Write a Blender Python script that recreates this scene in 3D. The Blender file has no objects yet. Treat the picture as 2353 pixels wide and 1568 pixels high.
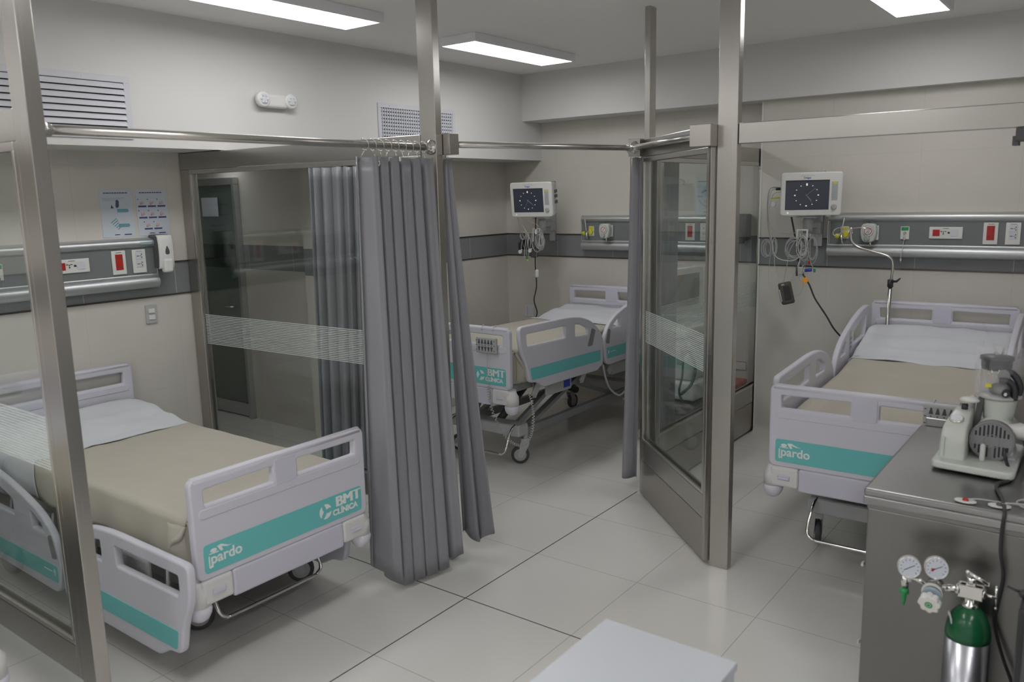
import bpy, bmesh, math, random
from mathutils import Vector, Matrix
random.seed(7)
SC = bpy.context.scene
COL = SC.collection
PI = math.pi

# ---------------------------------------------------------------- materials
def principled(name, col, rough=.5, metal=0., spec=.5, **kw):
    m = bpy.data.materials.new(name); m.use_nodes = True
    b = m.node_tree.nodes['Principled BSDF']
    b.inputs['Base Color'].default_value = (*col, 1)
    b.inputs['Roughness'].default_value = rough
    b.inputs['Metallic'].default_value = metal
    b.inputs['Specular IOR Level'].default_value = spec
    for k, v in kw.items():
        b.inputs[k.replace('_', ' ')].default_value = v
    return m
def mottle(m, scale=(4,4,4), amount=.06, rough_amt=.0, detail=3, coord='Object', bump=0):
    nt = m.node_tree; N = nt.nodes; L = nt.links; b = N['Principled BSDF']
    tc = N.new('ShaderNodeTexCoord'); mp = N.new('ShaderNodeMapping'); mp.inputs['Scale'].default_value = scale
    L.new(tc.outputs[coord], mp.inputs['Vector'])
    nz = N.new('ShaderNodeTexNoise'); nz.inputs['Scale'].default_value = 1; nz.inputs['Detail'].default_value = detail
    L.new(mp.outputs[0], nz.inputs['Vector'])
    col = b.inputs['Base Color'].default_value[:3]
    mx = N.new('ShaderNodeMix'); mx.data_type = 'RGBA'
    mx.inputs['A'].default_value = (*[c*(1-amount) for c in col], 1)
    mx.inputs['B'].default_value = (*[min(1, c*(1+amount)) for c in col], 1)
    L.new(nz.outputs['Fac'], mx.inputs['Factor']); L.new(mx.outputs['Result'], b.inputs['Base Color'])
    if rough_amt:
        r = b.inputs['Roughness'].default_value
        mr = N.new('ShaderNodeMapRange'); mr.inputs['To Min'].default_value = max(0, r-rough_amt); mr.inputs['To Max'].default_value = r+rough_amt
        L.new(nz.outputs['Fac'], mr.inputs['Value']); L.new(mr.outputs[0], b.inputs['Roughness'])
    if bump:
        bp = N.new('ShaderNodeBump'); bp.inputs['Strength'].default_value = bump; bp.inputs['Distance'].default_value = .01
        L.new(nz.outputs['Fac'], bp.inputs['Height']); L.new(bp.outputs[0], b.inputs['Normal'])
    return m
def mnode(nt, op, a, b=None, c=None):
    n = nt.nodes.new('ShaderNodeMath'); n.operation = op
    for i, v in enumerate((a, b, c)):
        if v is None: continue
        if isinstance(v, (int, float)): n.inputs[i].default_value = v
        else: nt.links.new(v, n.inputs[i])
    return n.outputs[0]
def gridline(nt, coord, off, sp, w):
    t = mnode(nt, 'DIVIDE', mnode(nt, 'SUBTRACT', coord, off), sp)
    f = mnode(nt, 'FRACT', t)
    d = mnode(nt, 'MINIMUM', f, mnode(nt, 'SUBTRACT', 1.0, f))
    return mnode(nt, 'LESS_THAN', mnode(nt, 'MULTIPLY', d, sp), w/2)
def mixcol(nt, fac, A, B):
    mx = nt.nodes.new('ShaderNodeMix'); mx.data_type = 'RGBA'
    nt.links.new(fac, mx.inputs['Factor'])
    for k, v in (('A', A), ('B', B)):
        if isinstance(v, tuple): mx.inputs[k].default_value = (*v, 1)
        else: nt.links.new(v, mx.inputs[k])
    return mx.outputs['Result']
def tile_wall(name, axis, off, sp=.5853):
    m = principled(name, (.5,.47,.42), .34, spec=.35); nt = m.node_tree; b = nt.nodes['Principled BSDF']
    geo = nt.nodes.new('ShaderNodeNewGeometry'); sx = nt.nodes.new('ShaderNodeSeparateXYZ')
    nt.links.new(geo.outputs['Position'], sx.inputs[0])
    h = sx.outputs[axis]; z = sx.outputs[2]
    up = mnode(nt, 'GREATER_THAN', z, 1.431)
    zoff = mnode(nt, 'ADD', mnode(nt, 'MULTIPLY', up, .204), 1.329-2.4)
    t = mnode(nt, 'DIVIDE', mnode(nt, 'SUBTRACT', z, zoff), .59)
    f = mnode(nt, 'FRACT', t); d = mnode(nt, 'MULTIPLY', mnode(nt, 'MINIMUM', f, mnode(nt, 'SUBTRACT', 1.0, f)), .59)
    # rows are counted from the band edges (1.329 down, 1.533 up)
    zl = mnode(nt, 'SUBTRACT', z, mnode(nt, 'ADD', mnode(nt, 'MULTIPLY', up, 1.533-1.329), 1.329))
    f = mnode(nt, 'FRACT', mnode(nt, 'DIVIDE', mnode(nt, 'ADD', zl, 5.9), .59))
    d = mnode(nt, 'MULTIPLY', mnode(nt, 'MINIMUM', f, mnode(nt, 'SUBTRACT', 1.0, f)), .59)
    hl = mnode(nt, 'LESS_THAN', d, .0016)
    vl = gridline(nt, h, off, sp, .003)
    band = mnode(nt, 'MULTIPLY', mnode(nt, 'GREATER_THAN', z, 1.329), mnode(nt, 'LESS_THAN', z, 1.533))
    hl = mnode(nt, 'MULTIPLY', hl, mnode(nt, 'SUBTRACT', 1.0, band))
    gl = mnode(nt, 'MAXIMUM', hl, vl)
    nz = nt.nodes.new('ShaderNodeTexNoise'); nz.inputs['Scale'].default_value = 3; nz.inputs['Detail'].default_value = 5
    nt.links.new(geo.outputs['Position'], nz.inputs['Vector'])
    nf = nt.nodes.new('ShaderNodeTexNoise'); nf.inputs['Scale'].default_value = 220; nf.inputs['Detail'].default_value = 2
    nt.links.new(geo.outputs['Position'], nf.inputs['Vector'])
    beige = mixcol(nt, nz.outputs['Fac'], (.60,.57,.525), (.70,.67,.62))
    beige = mixcol(nt, mnode(nt, 'MULTIPLY', nf.outputs['Fac'], .16), beige, (.52,.49,.45))
    dark = mixcol(nt, nz.outputs['Fac'], (.215,.225,.23), (.25,.26,.265))
    c = mixcol(nt, band, beige, dark)
    c = mixcol(nt, gl, c, (.58,.56,.52))
    nt.links.new(c, b.inputs['Base Color'])
    return m
def floor_mat():
    m = principled('polished_floor_tile', (.6,.58,.54), .13, spec=.55); nt = m.node_tree; b = nt.nodes['Principled BSDF']
    geo = nt.nodes.new('ShaderNodeNewGeometry'); sx = nt.nodes.new('ShaderNodeSeparateXYZ')
    nt.links.new(geo.outputs['Position'], sx.inputs[0])
    a = gridline(nt, sx.outputs[0], 2.4311, .6, .0035); c = gridline(nt, sx.outputs[1], -3.595, .6, .0035)
    thin = mnode(nt, 'MAXIMUM', a, c)
    A = mnode(nt, 'MULTIPLY', mnode(nt, 'COMPARE', sx.outputs[0], 2.4311, .0032), mnode(nt, 'LESS_THAN', sx.outputs[1], -1.88))
    Bq = mnode(nt, 'COMPARE', sx.outputs[1], -3.595, .0032)
    thick = mnode(nt, 'MAXIMUM', A, Bq)
    nz = nt.nodes.new('ShaderNodeTexNoise'); nz.inputs['Scale'].default_value = 1.6; nz.inputs['Detail'].default_value = 6
    nt.links.new(geo.outputs['Position'], nz.inputs['Vector'])
    base = mixcol(nt, nz.outputs['Fac'], (.69,.675,.645), (.76,.745,.715))
    col = mixcol(nt, thin, base, (.44,.42,.39))
    col = mixcol(nt, thick, col, (.085,.07,.06))
    nt.links.new(col, b.inputs['Base Color'])
    mr = nt.nodes.new('ShaderNodeMapRange'); mr.inputs['To Min'].default_value = .09; mr.inputs['To Max'].default_value = .2
    nt.links.new(nz.outputs['Fac'], mr.inputs['Value']); nt.links.new(mr.outputs[0], b.inputs['Roughness'])
    return m
def steel(name, col=(.50,.48,.45), rough=.30, scale=(420,420,2.5), aniso=.35):
    m = principled(name, col, rough, 1.0); m.node_tree.nodes['Principled BSDF'].inputs['Anisotropic'].default_value = aniso; nt = m.node_tree; b = nt.nodes['Principled BSDF']
    tc = nt.nodes.new('ShaderNodeTexCoord'); mp = nt.nodes.new('ShaderNodeMapping'); mp.inputs['Scale'].default_value = scale
    nt.links.new(tc.outputs['Object'], mp.inputs[0])
    nz = nt.nodes.new('ShaderNodeTexNoise'); nz.inputs['Scale'].default_value = 1; nz.inputs['Detail'].default_value = 4
    nt.links.new(mp.outputs[0], nz.inputs['Vector'])
    mr = nt.nodes.new('ShaderNodeMapRange'); mr.inputs['To Min'].default_value = rough-.025; mr.inputs['To Max'].default_value = rough+.03
    nt.links.new(nz.outputs['Fac'], mr.inputs['Value']); nt.links.new(mr.outputs[0], b.inputs['Roughness'])
    c = mixcol(nt, nz.outputs['Fac'], tuple(x*.965 for x in col), tuple(min(1, x*1.03) for x in col))
    nt.links.new(c, b.inputs['Base Color'])
    return m
def glass_mat(name, tint=(.95,.972,.962), refl=1.0):
    m = bpy.data.materials.new(name); m.use_nodes = True; nt = m.node_tree; N = nt.nodes; N.clear()
    out = N.new('ShaderNodeOutputMaterial'); mx = N.new('ShaderNodeMixShader'); tr = N.new('ShaderNodeBsdfTransparent')
    gl = N.new('ShaderNodeBsdfGlossy'); gl.inputs['Roughness'].default_value = .0
    lw = N.new('ShaderNodeLayerWeight'); lw.inputs['Blend'].default_value = .5
    tr.inputs['Color'].default_value = (*tint, 1)
    f = mnode(nt, 'MULTIPLY', mnode(nt, 'ADD', mnode(nt, 'MULTIPLY', mnode(nt, 'POWER', lw.outputs['Facing'], 5.0), .9), .04), refl)
    nt.links.new(f, mx.inputs[0]); nt.links.new(tr.outputs[0], mx.inputs[1]); nt.links.new(gl.outputs[0], mx.inputs[2])
    nt.links.new(mx.outputs[0], out.inputs[0])
    return m
def film_mat(name, col, opac):
    m = bpy.data.materials.new(name); m.use_nodes = True; nt = m.node_tree; N = nt.nodes; N.clear()
    out = N.new('ShaderNodeOutputMaterial'); mx = N.new('ShaderNodeMixShader'); tr = N.new('ShaderNodeBsdfTransparent')
    p = N.new('ShaderNodeBsdfPrincipled'); p.inputs['Base Color'].default_value = (*col, 1); p.inputs['Roughness'].default_value = .25
    mx.inputs[0].default_value = opac
    nt.links.new(tr.outputs[0], mx.inputs[1]); nt.links.new(p.outputs[0], mx.inputs[2]); nt.links.new(mx.outputs[0], out.inputs[0])
    return m
def emis(name, col, s):
    m = bpy.data.materials.new(name); m.use_nodes = True; nt = m.node_tree; b = nt.nodes['Principled BSDF']
    b.inputs['Base Color'].default_value = (.8,.8,.8,1); b.inputs['Emission Color'].default_value = (*col, 1); b.inputs['Emission Strength'].default_value = s
    return m
M = dict(
    wallwhite=mottle(principled('painted_white_wall', (.69,.685,.67), .6, spec=.3), (1.5,1.5,1.5), .02),
    ceil=mottle(principled('painted_ceiling', (.93,.915,.90), .7, spec=.2), (1,1,1), .02),
    tileB=tile_wall('beige_tile_back', 0, 0.0), tileBR=tile_wall('beige_tile_back_right', 0, .145, .5853),
    tileL=tile_wall('beige_tile_left', 1, -.5624+.5853),
    floor=floor_mat(),
    steel=steel('brushed_steel', (.46,.44,.415), .26), steelh=steel('brushed_steel_beam', (.46,.445,.42), .25, (2.5,420,420)),
    steeld=steel('brushed_steel_dark', (.44,.42,.395), .33, (1.2,120,120)),
    steelc=steel('counter_steel', (.36,.36,.36), .30, (2,90,2)), steelcab=steel('cabinet_steel', (.27,.265,.26), .33, (60,60,1.5)),
    chrome=principled('chrome', (.75,.74,.72), .14, 1.0),
    tube=steel('satin_tube', (.62,.60,.57), .24, (3,3,3), 0),
    trimd=principled('dark_metal_trim', (.13,.11,.10), .3, .8),
    glass=glass_mat('clear_glass'), glassd=glass_mat('green_tinted_glass', (.62,.70,.67)),
    clear=glass_mat('clear_plastic', (.96,.97,.97), .9),
    frost=film_mat('frosted_film', (.80,.86,.84), .46),
    plasticbag=film_mat('plastic_bag', (.9,.9,.93), .12),
    board=mottle(principled('lilac_white_plastic', (.65,.645,.72), .42, spec=.4), (3,3,3), .015),
    board2=mottle(principled('pale_lilac_plastic', (.62,.61,.71), .36, spec=.4), (3,3,3), .015),
    bumper=principled('lilac_bumper_plastic', (.72,.71,.80), .3),
    cornerp=principled('warm_white_plastic', (.72,.71,.71), .4),
    teal=mottle(principled('teal_panel', (.16,.56,.56), .4, spec=.4), (4,4,4), .03),
    logow=principled('white_print', (.85,.88,.88), .5),
    framegrey=principled('bed_frame_grey', (.30,.305,.315), .42, .1),
    framelt=principled('bed_base_grey', (.55,.55,.57), .42),
    framedk=principled('bed_frame_dark', (.07,.07,.075), .5),
    rubber=principled('grey_rubber', (.075,.08,.085), .6),
    wheelc=principled('wheel_hub', (.48,.48,.48), .45),
    blanket=mottle(principled('beige_blanket', (.50,.47,.405), .85, spec=.15), (6,6,6), .04, bump=.25),
    mattress=principled('mattress_cover', (.55,.47,.37), .7, spec=.2),
    sheet=mottle(principled('white_sheet', (.68,.70,.74), .8, spec=.15), (7,11,7), .03, bump=.5),
    curtain=mottle(principled('grey_curtain', (.275,.275,.30), .33, spec=.55), (30,30,6), .04),
    lamp=emis('lamp_diffuser', (1.0,.99,.985), 10.3), lampfill=emis('aisle_fill_diffuser', (1.0,.99,.985), 14.3), alcovefill=emis('alcove_fill_diffuser', (1.0,.99,.985), 1.6),  # aisle and alcove diffusers belong to added fill lamps
    fixture=principled('lamp_housing', (.86,.86,.89), .5),
    white=principled('white_plastic', (.74,.74,.72), .4), whitec=principled('cool_white_plastic', (.66,.68,.72), .4),
    offwhite=mottle(principled('greenish_white_plastic', (.60,.63,.59), .35), (8,8,8), .03),
    black=principled('black_plastic', (.03,.03,.033), .4), dgrey=principled('dark_grey_plastic', (.09,.09,.095), .45),
    grey=principled('grey_plastic', (.24,.245,.25), .45), lgrey=principled('light_grey_plastic', (.45,.46,.46), .45),
    panel=mottle(principled('headwall_grey', (.185,.20,.205), .5), (3,3,3), .04),
    alu=steel('satin_aluminium', (.60,.62,.63), .46, (2,2,120), 0),
    red=principled('red_plastic', (.46,.025,.02), .4), green=principled('green_label', (.03,.30,.10), .45),
    dgreen=principled('dark_green_rubber', (.012,.10,.06), .45),
    yellow=principled('yellow_plastic', (.72,.66,.03), .4), orange=principled('orange_clip', (.95,.36,.02), .4),
    blue=principled('blue_plastic', (.03,.06,.42), .4), screen=mottle(principled('screen_dark', (.055,.065,.09), .18), (2,2,2), .05),
    tick=emis('screen_tick', (.8,.85,.85), .5), screenbg=emis('screen_glow', (.08,.10,.14), .35),
    key=principled('pale_blue_key', (.36,.46,.52), .5), brown=principled('brown_fabric', (.085,.07,.062), .7),
    cable=principled('grey_cable', (.42,.43,.43), .45), cablel=principled('pale_cable', (.55,.55,.54), .45),
    cylg=principled('cylinder_green', (.01,.13,.05), .16, coat=0) if False else principled('cylinder_green', (.010,.11,.042), .2),
    cyla=steel('cylinder_aluminium', (.50,.51,.55), .28, (60,60,2), 0),
    paper=principled('poster_paper', (.58,.63,.70), .55), ptext=principled('poster_dark_ink', (.06,.08,.20), .6),
    pteal=principled('poster_teal_ink', (.16,.36,.44), .6), ppink=principled('poster_pink_ink', (.72,.36,.34), .6), pblue=principled('poster_blue_ink', (.30,.47,.55), .6),
    tabletop=principled('white_laminate', (.58,.61,.66), .35), grillew=principled('grille_white', (.62,.63,.68), .45),
    dark=principled('shadow_black', (.03,.03,.035), .7), foil=principled('bubble_wrap_white', (.72,.70,.70), .3),
)
M['lamp'].node_tree.nodes['Principled BSDF'].inputs['Roughness'].default_value = 1

# ---------------------------------------------------------------- mesh tools
class MB:
    def __init__(s): s.bm = bmesh.new()
    def _add(s, tmp, mat=None):
        if mat is not None: bmesh.ops.transform(tmp, matrix=mat, verts=tmp.verts)
        me = bpy.data.meshes.new('t'); tmp.to_mesh(me); tmp.free(); s.bm.from_mesh(me); bpy.data.meshes.remove(me); return s
    def box(s, lo, hi, bev=0, seg=2, mat=None):
        t = bmesh.new(); bmesh.ops.create_cube(t, size=1)
        sz = [hi[i]-lo[i] for i in range(3)]; c = [(hi[i]+lo[i])/2 for i in range(3)]
        for v in t.verts: v.co = Vector([v.co[i]*sz[i]+c[i] for i in range(3)])
        if bev: bmesh.ops.bevel(t, geom=t.edges[:], offset=min(bev, min(abs(x) for x in sz)*.49), segments=seg, affect='EDGES', profile=.5)
        return s._add(t, mat)
    def beam(s, a, b, w, h, bev=0, up=(0,0,1)):
        a = Vector(a); b = Vector(b); d = b-a; L = d.length; x = d/L
        u = Vector(up); y = u.cross(x)
        if y.length < 1e-4: y = Vector((0,1,0))
        y.normalize(); z = x.cross(y)
        mt = Matrix((( x.x,y.x,z.x,a.x),(x.y,y.y,z.y,a.y),(x.z,y.z,z.z,a.z),(0,0,0,1)))
        return s.box((0,-w/2,-h/2), (L,w/2,h/2), bev, 2, mt)
    def tube(s, pts, r, n=10, cap=True, smooth=0):
        pts = [Vector(p) for p in pts]
        if smooth:
            if isinstance(r, (list, tuple)):
                r = [r[min(i//smooth, len(r)-1)]*(1-(i % smooth)/smooth)+r[min(i//smooth+1, len(r)-1)]*((i % smooth)/smooth) for i in range((len(pts)-1)*smooth+1)]
            pts = crom(pts, smooth)
        t = bmesh.new(); rings = []; prev = None
        for i, p in enumerate(pts):
            d = (pts[min(i+1, len(pts)-1)]-pts[max(i-1, 0)])
            if d.length < 1e-9: d = Vector((0,0,1))
            d.normalize()
            if prev is None:
                a = Vector((0,0,1)) if abs(d.z) < .9 else Vector((1,0,0)); u = (a-d*a.dot(d)).normalized()
            else:
                u = prev-d*prev.dot(d); u = u.normalized() if u.length > 1e-6 else d.orthogonal().normalized()
            prev = u; w = d.cross(u); rr = r[i] if isinstance(r, (list, tuple)) else r
            rings.append([t.verts.new(p+(u*math.cos(2*PI*k/n)+w*math.sin(2*PI*k/n))*rr) for k in range(n)])
        for a, b in zip(rings, rings[1:]):
            for k in range(n): t.faces.new((a[k], a[(k+1) % n], b[(k+1) % n], b[k]))
        if cap: t.faces.new(rings[0][::-1]); t.faces.new(rings[-1])
        for f in t.faces: f.smooth = True
        return s._add(t)
    def lathe(s, prof, n=24, mat=None, cap=True):
        t = bmesh.new(); rings = []
        for r, z in prof: rings.append([t.verts.new((max(r,1e-5)*math.cos(2*PI*k/n), max(r,1e-5)*math.sin(2*PI*k/n), z)) for k in range(n)])
        for a, b in zip(rings, rings[1:]):
            for k in range(n):
                f = t.faces.new((a[k], a[(k+1) % n], b[(k+1) % n], b[k])); f.smooth = True
        if cap: t.faces.new(rings[0][::-1]); t.faces.new(rings[-1])
        return s._add(t, mat)
    def cyl(s, c, axis, r, h, n=24):
        a = Vector(axis).normalized(); q = Vector((0,0,1)).rotation_difference(a).to_matrix().to_4x4(); q.translation = Vector(c)
        return s.lathe([(r,-h/2),(r,h/2)], n, q)
    def torus(s, c, axis, R, r, n=20, m=8):
        a = Vector(axis).normalized(); q = Vector((0,0,1)).rotation_difference(a).to_matrix().to_4x4(); q.translation = Vector(c)
        pts = [q @ Vector((R*math.cos(2*PI*k/n), R*math.sin(2*PI*k/n), 0)) for k in range(n+1)]
        return s.tube(pts, r, m, False)
    def ball(s, c, r, sc=(1,1,1)):
        t = bmesh.new(); bmesh.ops.create_uvsphere(t, u_segments=20, v_segments=12, radius=r)
        for v in t.verts: v.co = Vector((v.co.x*sc[0]+c[0], v.co.y*sc[1]+c[1], v.co.z*sc[2]+c[2]))
        for f in t.faces: f.smooth = True
        return s._add(t)
    def quad(s, pts):
        vs = [s.bm.verts.new(p) for p in pts]; s.bm.faces.new(vs); return s
    def mesh(s, me, mat=None):
        t = bmesh.new(); t.from_mesh(me); return s._add(t, mat)
    def grid(s, P, thick=0, smooth=True):
        t = bmesh.new(); V = [[t.verts.new(p) for p in row] for row in P]
        for i in range(len(V)-1):
            for j in range(len(V[0])-1):
                f = t.faces.new((V[i][j], V[i+1][j], V[i+1][j+1], V[i][j+1])); f.smooth = smooth
        if thick:
            t.normal_update(); nr, nc = len(V), len(V[0])
            W2 = [[t.verts.new(V[i][j].co-V[i][j].normal*thick) for j in range(nc)] for i in range(nr)]
            for i in range(nr-1):
                for j in range(nc-1):
                    f = t.faces.new((W2[i][j], W2[i][j+1], W2[i+1][j+1], W2[i+1][j])); f.smooth = smooth
            for i in range(nr-1):
                t.faces.new((V[i][0], W2[i][0], W2[i+1][0], V[i+1][0])); t.faces.new((V[i][-1], V[i+1][-1], W2[i+1][-1], W2[i][-1]))
            for j in range(nc-1):
                t.faces.new((V[0][j], V[0][j+1], W2[0][j+1], W2[0][j])); t.faces.new((V[-1][j], W2[-1][j], W2[-1][j+1], V[-1][j+1]))
        return s._add(t)
    def build(s, name, mat, parent=None, post=None, smooth=None):
        if post:
            for v in s.bm.verts: v.co = post(v.co)
        bmesh.ops.recalc_face_normals(s.bm, faces=s.bm.faces[:])
        me = bpy.data.meshes.new(name); s.bm.to_mesh(me); s.bm.free()
        me.materials.append(mat)
        if smooth: 
            for p in me.polygons: p.use_smooth = True
        o = bpy.data.objects.new(name, me); COL.objects.link(o)
        if parent: o.parent = parent
        return o
def crom(pts, n):
    out = []
    for i in range(len(pts)-1):
        p0 = pts[max(i-1,0)]; p1 = pts[i]; p2 = pts[i+1]; p3 = pts[min(i+2,len(pts)-1)]
        for k in range(n):
            t = k/n
            out.append(.5*((2*p1)+(p2-p0)*t+(2*p0-5*p1+4*p2-p3)*t*t+(3*p1-p0-3*p2+p3)*t**3))
    out.append(pts[-1]); return out
def rpoly(pts, r=.02, n=5):
    """round polygon corners; pts may carry own radius as a third value"""
    out = []; N = len(pts)
    for i in range(N):
        p = Vector(pts[i][:2]); rr = pts[i][2] if len(pts[i]) > 2 else r
        a = Vector(pts[i-1][:2])-p; b = Vector(pts[(i+1) % N][:2])-p
        d = min(rr, a.length*.45, b.length*.45)
        if d < 1e-4: out.append(tuple(p)); continue
        s = p+a.normalized()*d; e = p+b.normalized()*d
        for k in range(n+1):
            t = k/n; q = s*(1-t)**2+p*2*t*(1-t)+e*t*t; out.append(tuple(q))
    return out
def plate(outline, holes=(), thick=.03, bev=.006):
    cu = bpy.data.curves.new('pl', 'CURVE'); cu.dimensions = '2D'; cu.fill_mode = 'BOTH'
    cu.extrude = max(thick/2-bev, .0005); cu.bevel_depth = bev; cu.bevel_resolution = 2
    for pl in [outline]+list(holes):
        sp = cu.splines.new('POLY'); sp.points.add(len(pl)-1); sp.use_cyclic_u = True
        for q, p in zip(sp.points, pl): q.co = (p[0], p[1], 0, 1)
    ob = bpy.data.objects.new('pl', cu); COL.objects.link(ob)
    dg = bpy.context.evaluated_depsgraph_get(); me = bpy.data.meshes.new_from_object(ob.evaluated_get(dg))
    bpy.data.objects.remove(ob); bpy.data.curves.remove(cu)
    return me
def text_mesh(s, size, ext=.0006, bold=0., shear=0.):
    cu = bpy.data.curves.new('tx', 'FONT'); cu.body = s; cu.size = size; cu.extrude = ext; cu.offset = bold; cu.shear = shear
    cu.align_x = 'LEFT'; cu.align_y = 'BOTTOM_BASELINE'
    ob = bpy.data.objects.new('tx', cu); COL.objects.link(ob)
    dg = bpy.context.evaluated_depsgraph_get(); me = bpy.data.meshes.new_from_object(ob.evaluated_get(dg))
    bpy.data.objects.remove(ob); bpy.data.curves.remove(cu)
    return me
def frame(o, X, Y, Z):
    X = Vector(X); Y = Vector(Y); Z = Vector(Z)
    return Matrix(((X.x,Y.x,Z.x,o[0]),(X.y,Y.y,Z.y,o[1]),(X.z,Y.z,Z.z,o[2]),(0,0,0,1)))
def thing(name, label, cat, loc=(0,0,0), rz=0, group=None):
    o = bpy.data.objects.new(name, None); COL.objects.link(o); o.empty_display_size = .05
    o.location = loc; o.rotation_euler = (0,0,rz); return tag(o, label, cat, group)
def tag(o, label, cat, group=None):
    o['label'] = label; o['category'] = cat
    if group: o['group'] = group
    return o
def struct(name, mb, mat):
    o = mb.build(name, mat); o['kind'] = 'structure'; return o
def dup(root, loc=None, rz=None):
    def cp(o, par):
        c = o.copy(); COL.objects.link(c)
        if par: c.parent = par
        for ch in o.children: cp(ch, c)
        return c
    r = cp(root, None)
    if loc is not None: r.location = loc
    if rz is not None: r.rotation_euler = (0,0,rz)
    return r

# ---------------------------------------------------------------- room shell
CZ = 2.94; WS = -.19; SX = 2.56; XR = 6.9; YF = -9.4
struct('floor', MB().box((-2.9,YF,-.12), (XR,.2,0)), M['floor'])
struct('ceiling', MB().box((-.2,YF-.2,CZ), (XR+.2,.2,CZ+.12)), M['ceil'])
struct('wall_back', MB().box((-.2,0,0), (SX,.2,2.6)), M['tileB'])
struct('wall_back_right', MB().box((SX,WS,0), (XR,.2,2.6)), M['tileBR'])
wl = MB().box((-.2,-2.3,0), (0,0,2.3)).box((-.2,YF,0), (0,-3.36,2.3)).box((-.2,-3.36,2.13), (0,-2.3,2.3))
struct('wall_left', wl, M['tileL'])
M['wallbright'] = principled('bright_white_wall', (.86,.86,.85), .7)
struct('wall_right', MB().box((XR,YF,0), (XR+.2,.2,CZ)), M['wallbright'])
struct('wall_front', MB().box((-.2,YF-.2,0), (XR+.2,YF,CZ)), M['wallbright'])
struct('trim_1', MB().box((-.2,YF,2.205), (.42,.2,CZ)), M['wallwhite'])           # boxed-in duct along the left wall
struct('trim_2', MB().box((.42,-.285,2.54), (XR,.2,CZ)), M['wallwhite'])          # boxed-in duct along the back wall
tr = MB()
for z in (1.329, 1.533):
    tr.box((0,-.006,z-.005), (SX,0,z+.005))
struct('trim_3', tr, M['trimd'])
tr = MB()
for z in (1.329, 1.533): tr.box((SX,WS-.006,z-.005), (XR,WS,z+.005))
struct('trim_4', tr, M['trimd'])
tr = MB()
for z in (1.329, 1.533): tr.box((0,-2.3,z-.005), (.006,0,z+.005)); tr.box((0,YF,z-.005), (.006,-3.36,z+.005))
struct('trim_5', tr, M['trimd'])
struct('trim_6', MB().box((SX-.004,WS-.004,0), (SX+.008,WS+.01,2.54)), M['white'])
def cove(a, b, nrm):
    mb = MB(); a = Vector(a); b = Vector(b); n = Vector(nrm); P = []
    for k in range(7):
        t = k/6*PI/2; off = n*(.07*(1-math.sin(t)))+Vector((0,0,.07*(1-math.cos(t))))
        P.append([a+off, b+off])
    mb.grid(P); return mb
struct('baseboard_back', cove((0,0,0), (SX,0,0), (0,-1,0)), M['tileB'])
struct('baseboard_back_right', cove((SX,WS,0), (XR,WS,0), (0,-1,0)), M['tileBR'])
struct('baseboard_left', cove((0,YF,0), (0,-3.3,0), (1,0,0)), M['tileL'])
# alcove behind the left wall
struct('wall_alcove_back', MB().box((-2.7,-2.1,0), (0,-1.95,2.4)), M['tileB'])
struct('wall_alcove_side', MB().box((-2.9,-3.6,0), (-2.7,-1.95,2.4)), M['tileL'])
struct('wall_alcove_front', MB().box((-2.7,-3.56,0), (-.2,-3.36,2.4)), M['tileB'])
struct('ceiling_alcove', MB().box((-2.9,-3.56,2.3), (-.2,-1.95,2.45)), M['ceil'])
d1 = MB().box((-2.55,-2.14,.0), (-1.24,-2.1,.01))
for lo, hi in (((-2.55,-2.15,0),(-2.51,-2.1,2.04)), ((-1.28,-2.15,0),(-1.24,-2.1,2.04)), ((-2.55,-2.15,2.04),(-1.24,-2.1,2.10)), ((-2.51,-2.14,.02),(-1.28,-2.11,.13))): d1.box(lo, hi, .003)
do = struct('door_1', d1, M['alu'])
MB().box((-2.51,-2.13,.13), (-1.28,-2.118,2.04)).build('door_glass', M['glassd'], do)
MB().tube([(-1.34,-2.15,1.0),(-1.34,-2.19,1.0),(-1.46,-2.19,1.0)], .008).build('door_handle', M['chrome'], do)
tag(MB().box((-1.74,-2.142,1.776), (-1.50,-2.14,1.937)).build('paper_notice', M['paper']), 'pale paper notice taped on the dark glass door behind the partition', 'notice')

# ---------------------------------------------------------------- ceiling lights
def ceiling_light(loc, label, mt='lamp'):
    t = thing('ceiling_light', label, 'ceiling light', loc, 0, 'ceiling lights')
    f = MB(); w, l, h = .16, .6, .055
    f.box((-w,-l,-h), (-w+.018,l,-.001), .001).box((w-.018,-l,-h), (w,l,-.001), .001).box((-w+.018,-l,-h), (w-.018,-l+.018,-.001), .001).box((-w+.018,l-.018,-h), (w-.018,l,-.001), .001).box((-w+.018,-l+.018,-.01), (w-.018,l-.018,-.001))
    f.build('light_housing', M['fixture'], t)
    MB().box((-w+.018,-l+.018,-h+.004), (w-.018,l-.018,-h+.012)).build('light_diffuser', M[mt], t)
    return t
CL = [((1.145,-3.43,CZ), 'long white ceiling light nearest the upper left corner'),
      ((1.18,-1.45,CZ), 'long white ceiling light between the two steel posts'),
      ((3.745,-1.44,CZ), 'white ceiling light cut by the top edge at right'),
      ((3.2,-5.4,CZ), 'added unseen fill light above the camera side aisle'),
      ((5.6,-5.4,CZ), 'added unseen fill light right of the camera side aisle'),
      ((5.6,-7.9,CZ), 'added unseen fill light at the rear right of the ward'),
      ((1.145,-8.2,CZ), 'added unseen fill light at the rear left of the ward'),
      ((1.145,-5.9,CZ), 'added unseen fill light over the next bay at the left'),
      ((3.0,-8.0,CZ), 'added unseen fill light at the rear of the ward')]
for i_, c in enumerate(CL): ceiling_light(*c, 'lamp' if i_ < 3 else 'lampfill')  # later entries are unseen lamps added to brighten the ward from the camera side
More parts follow.
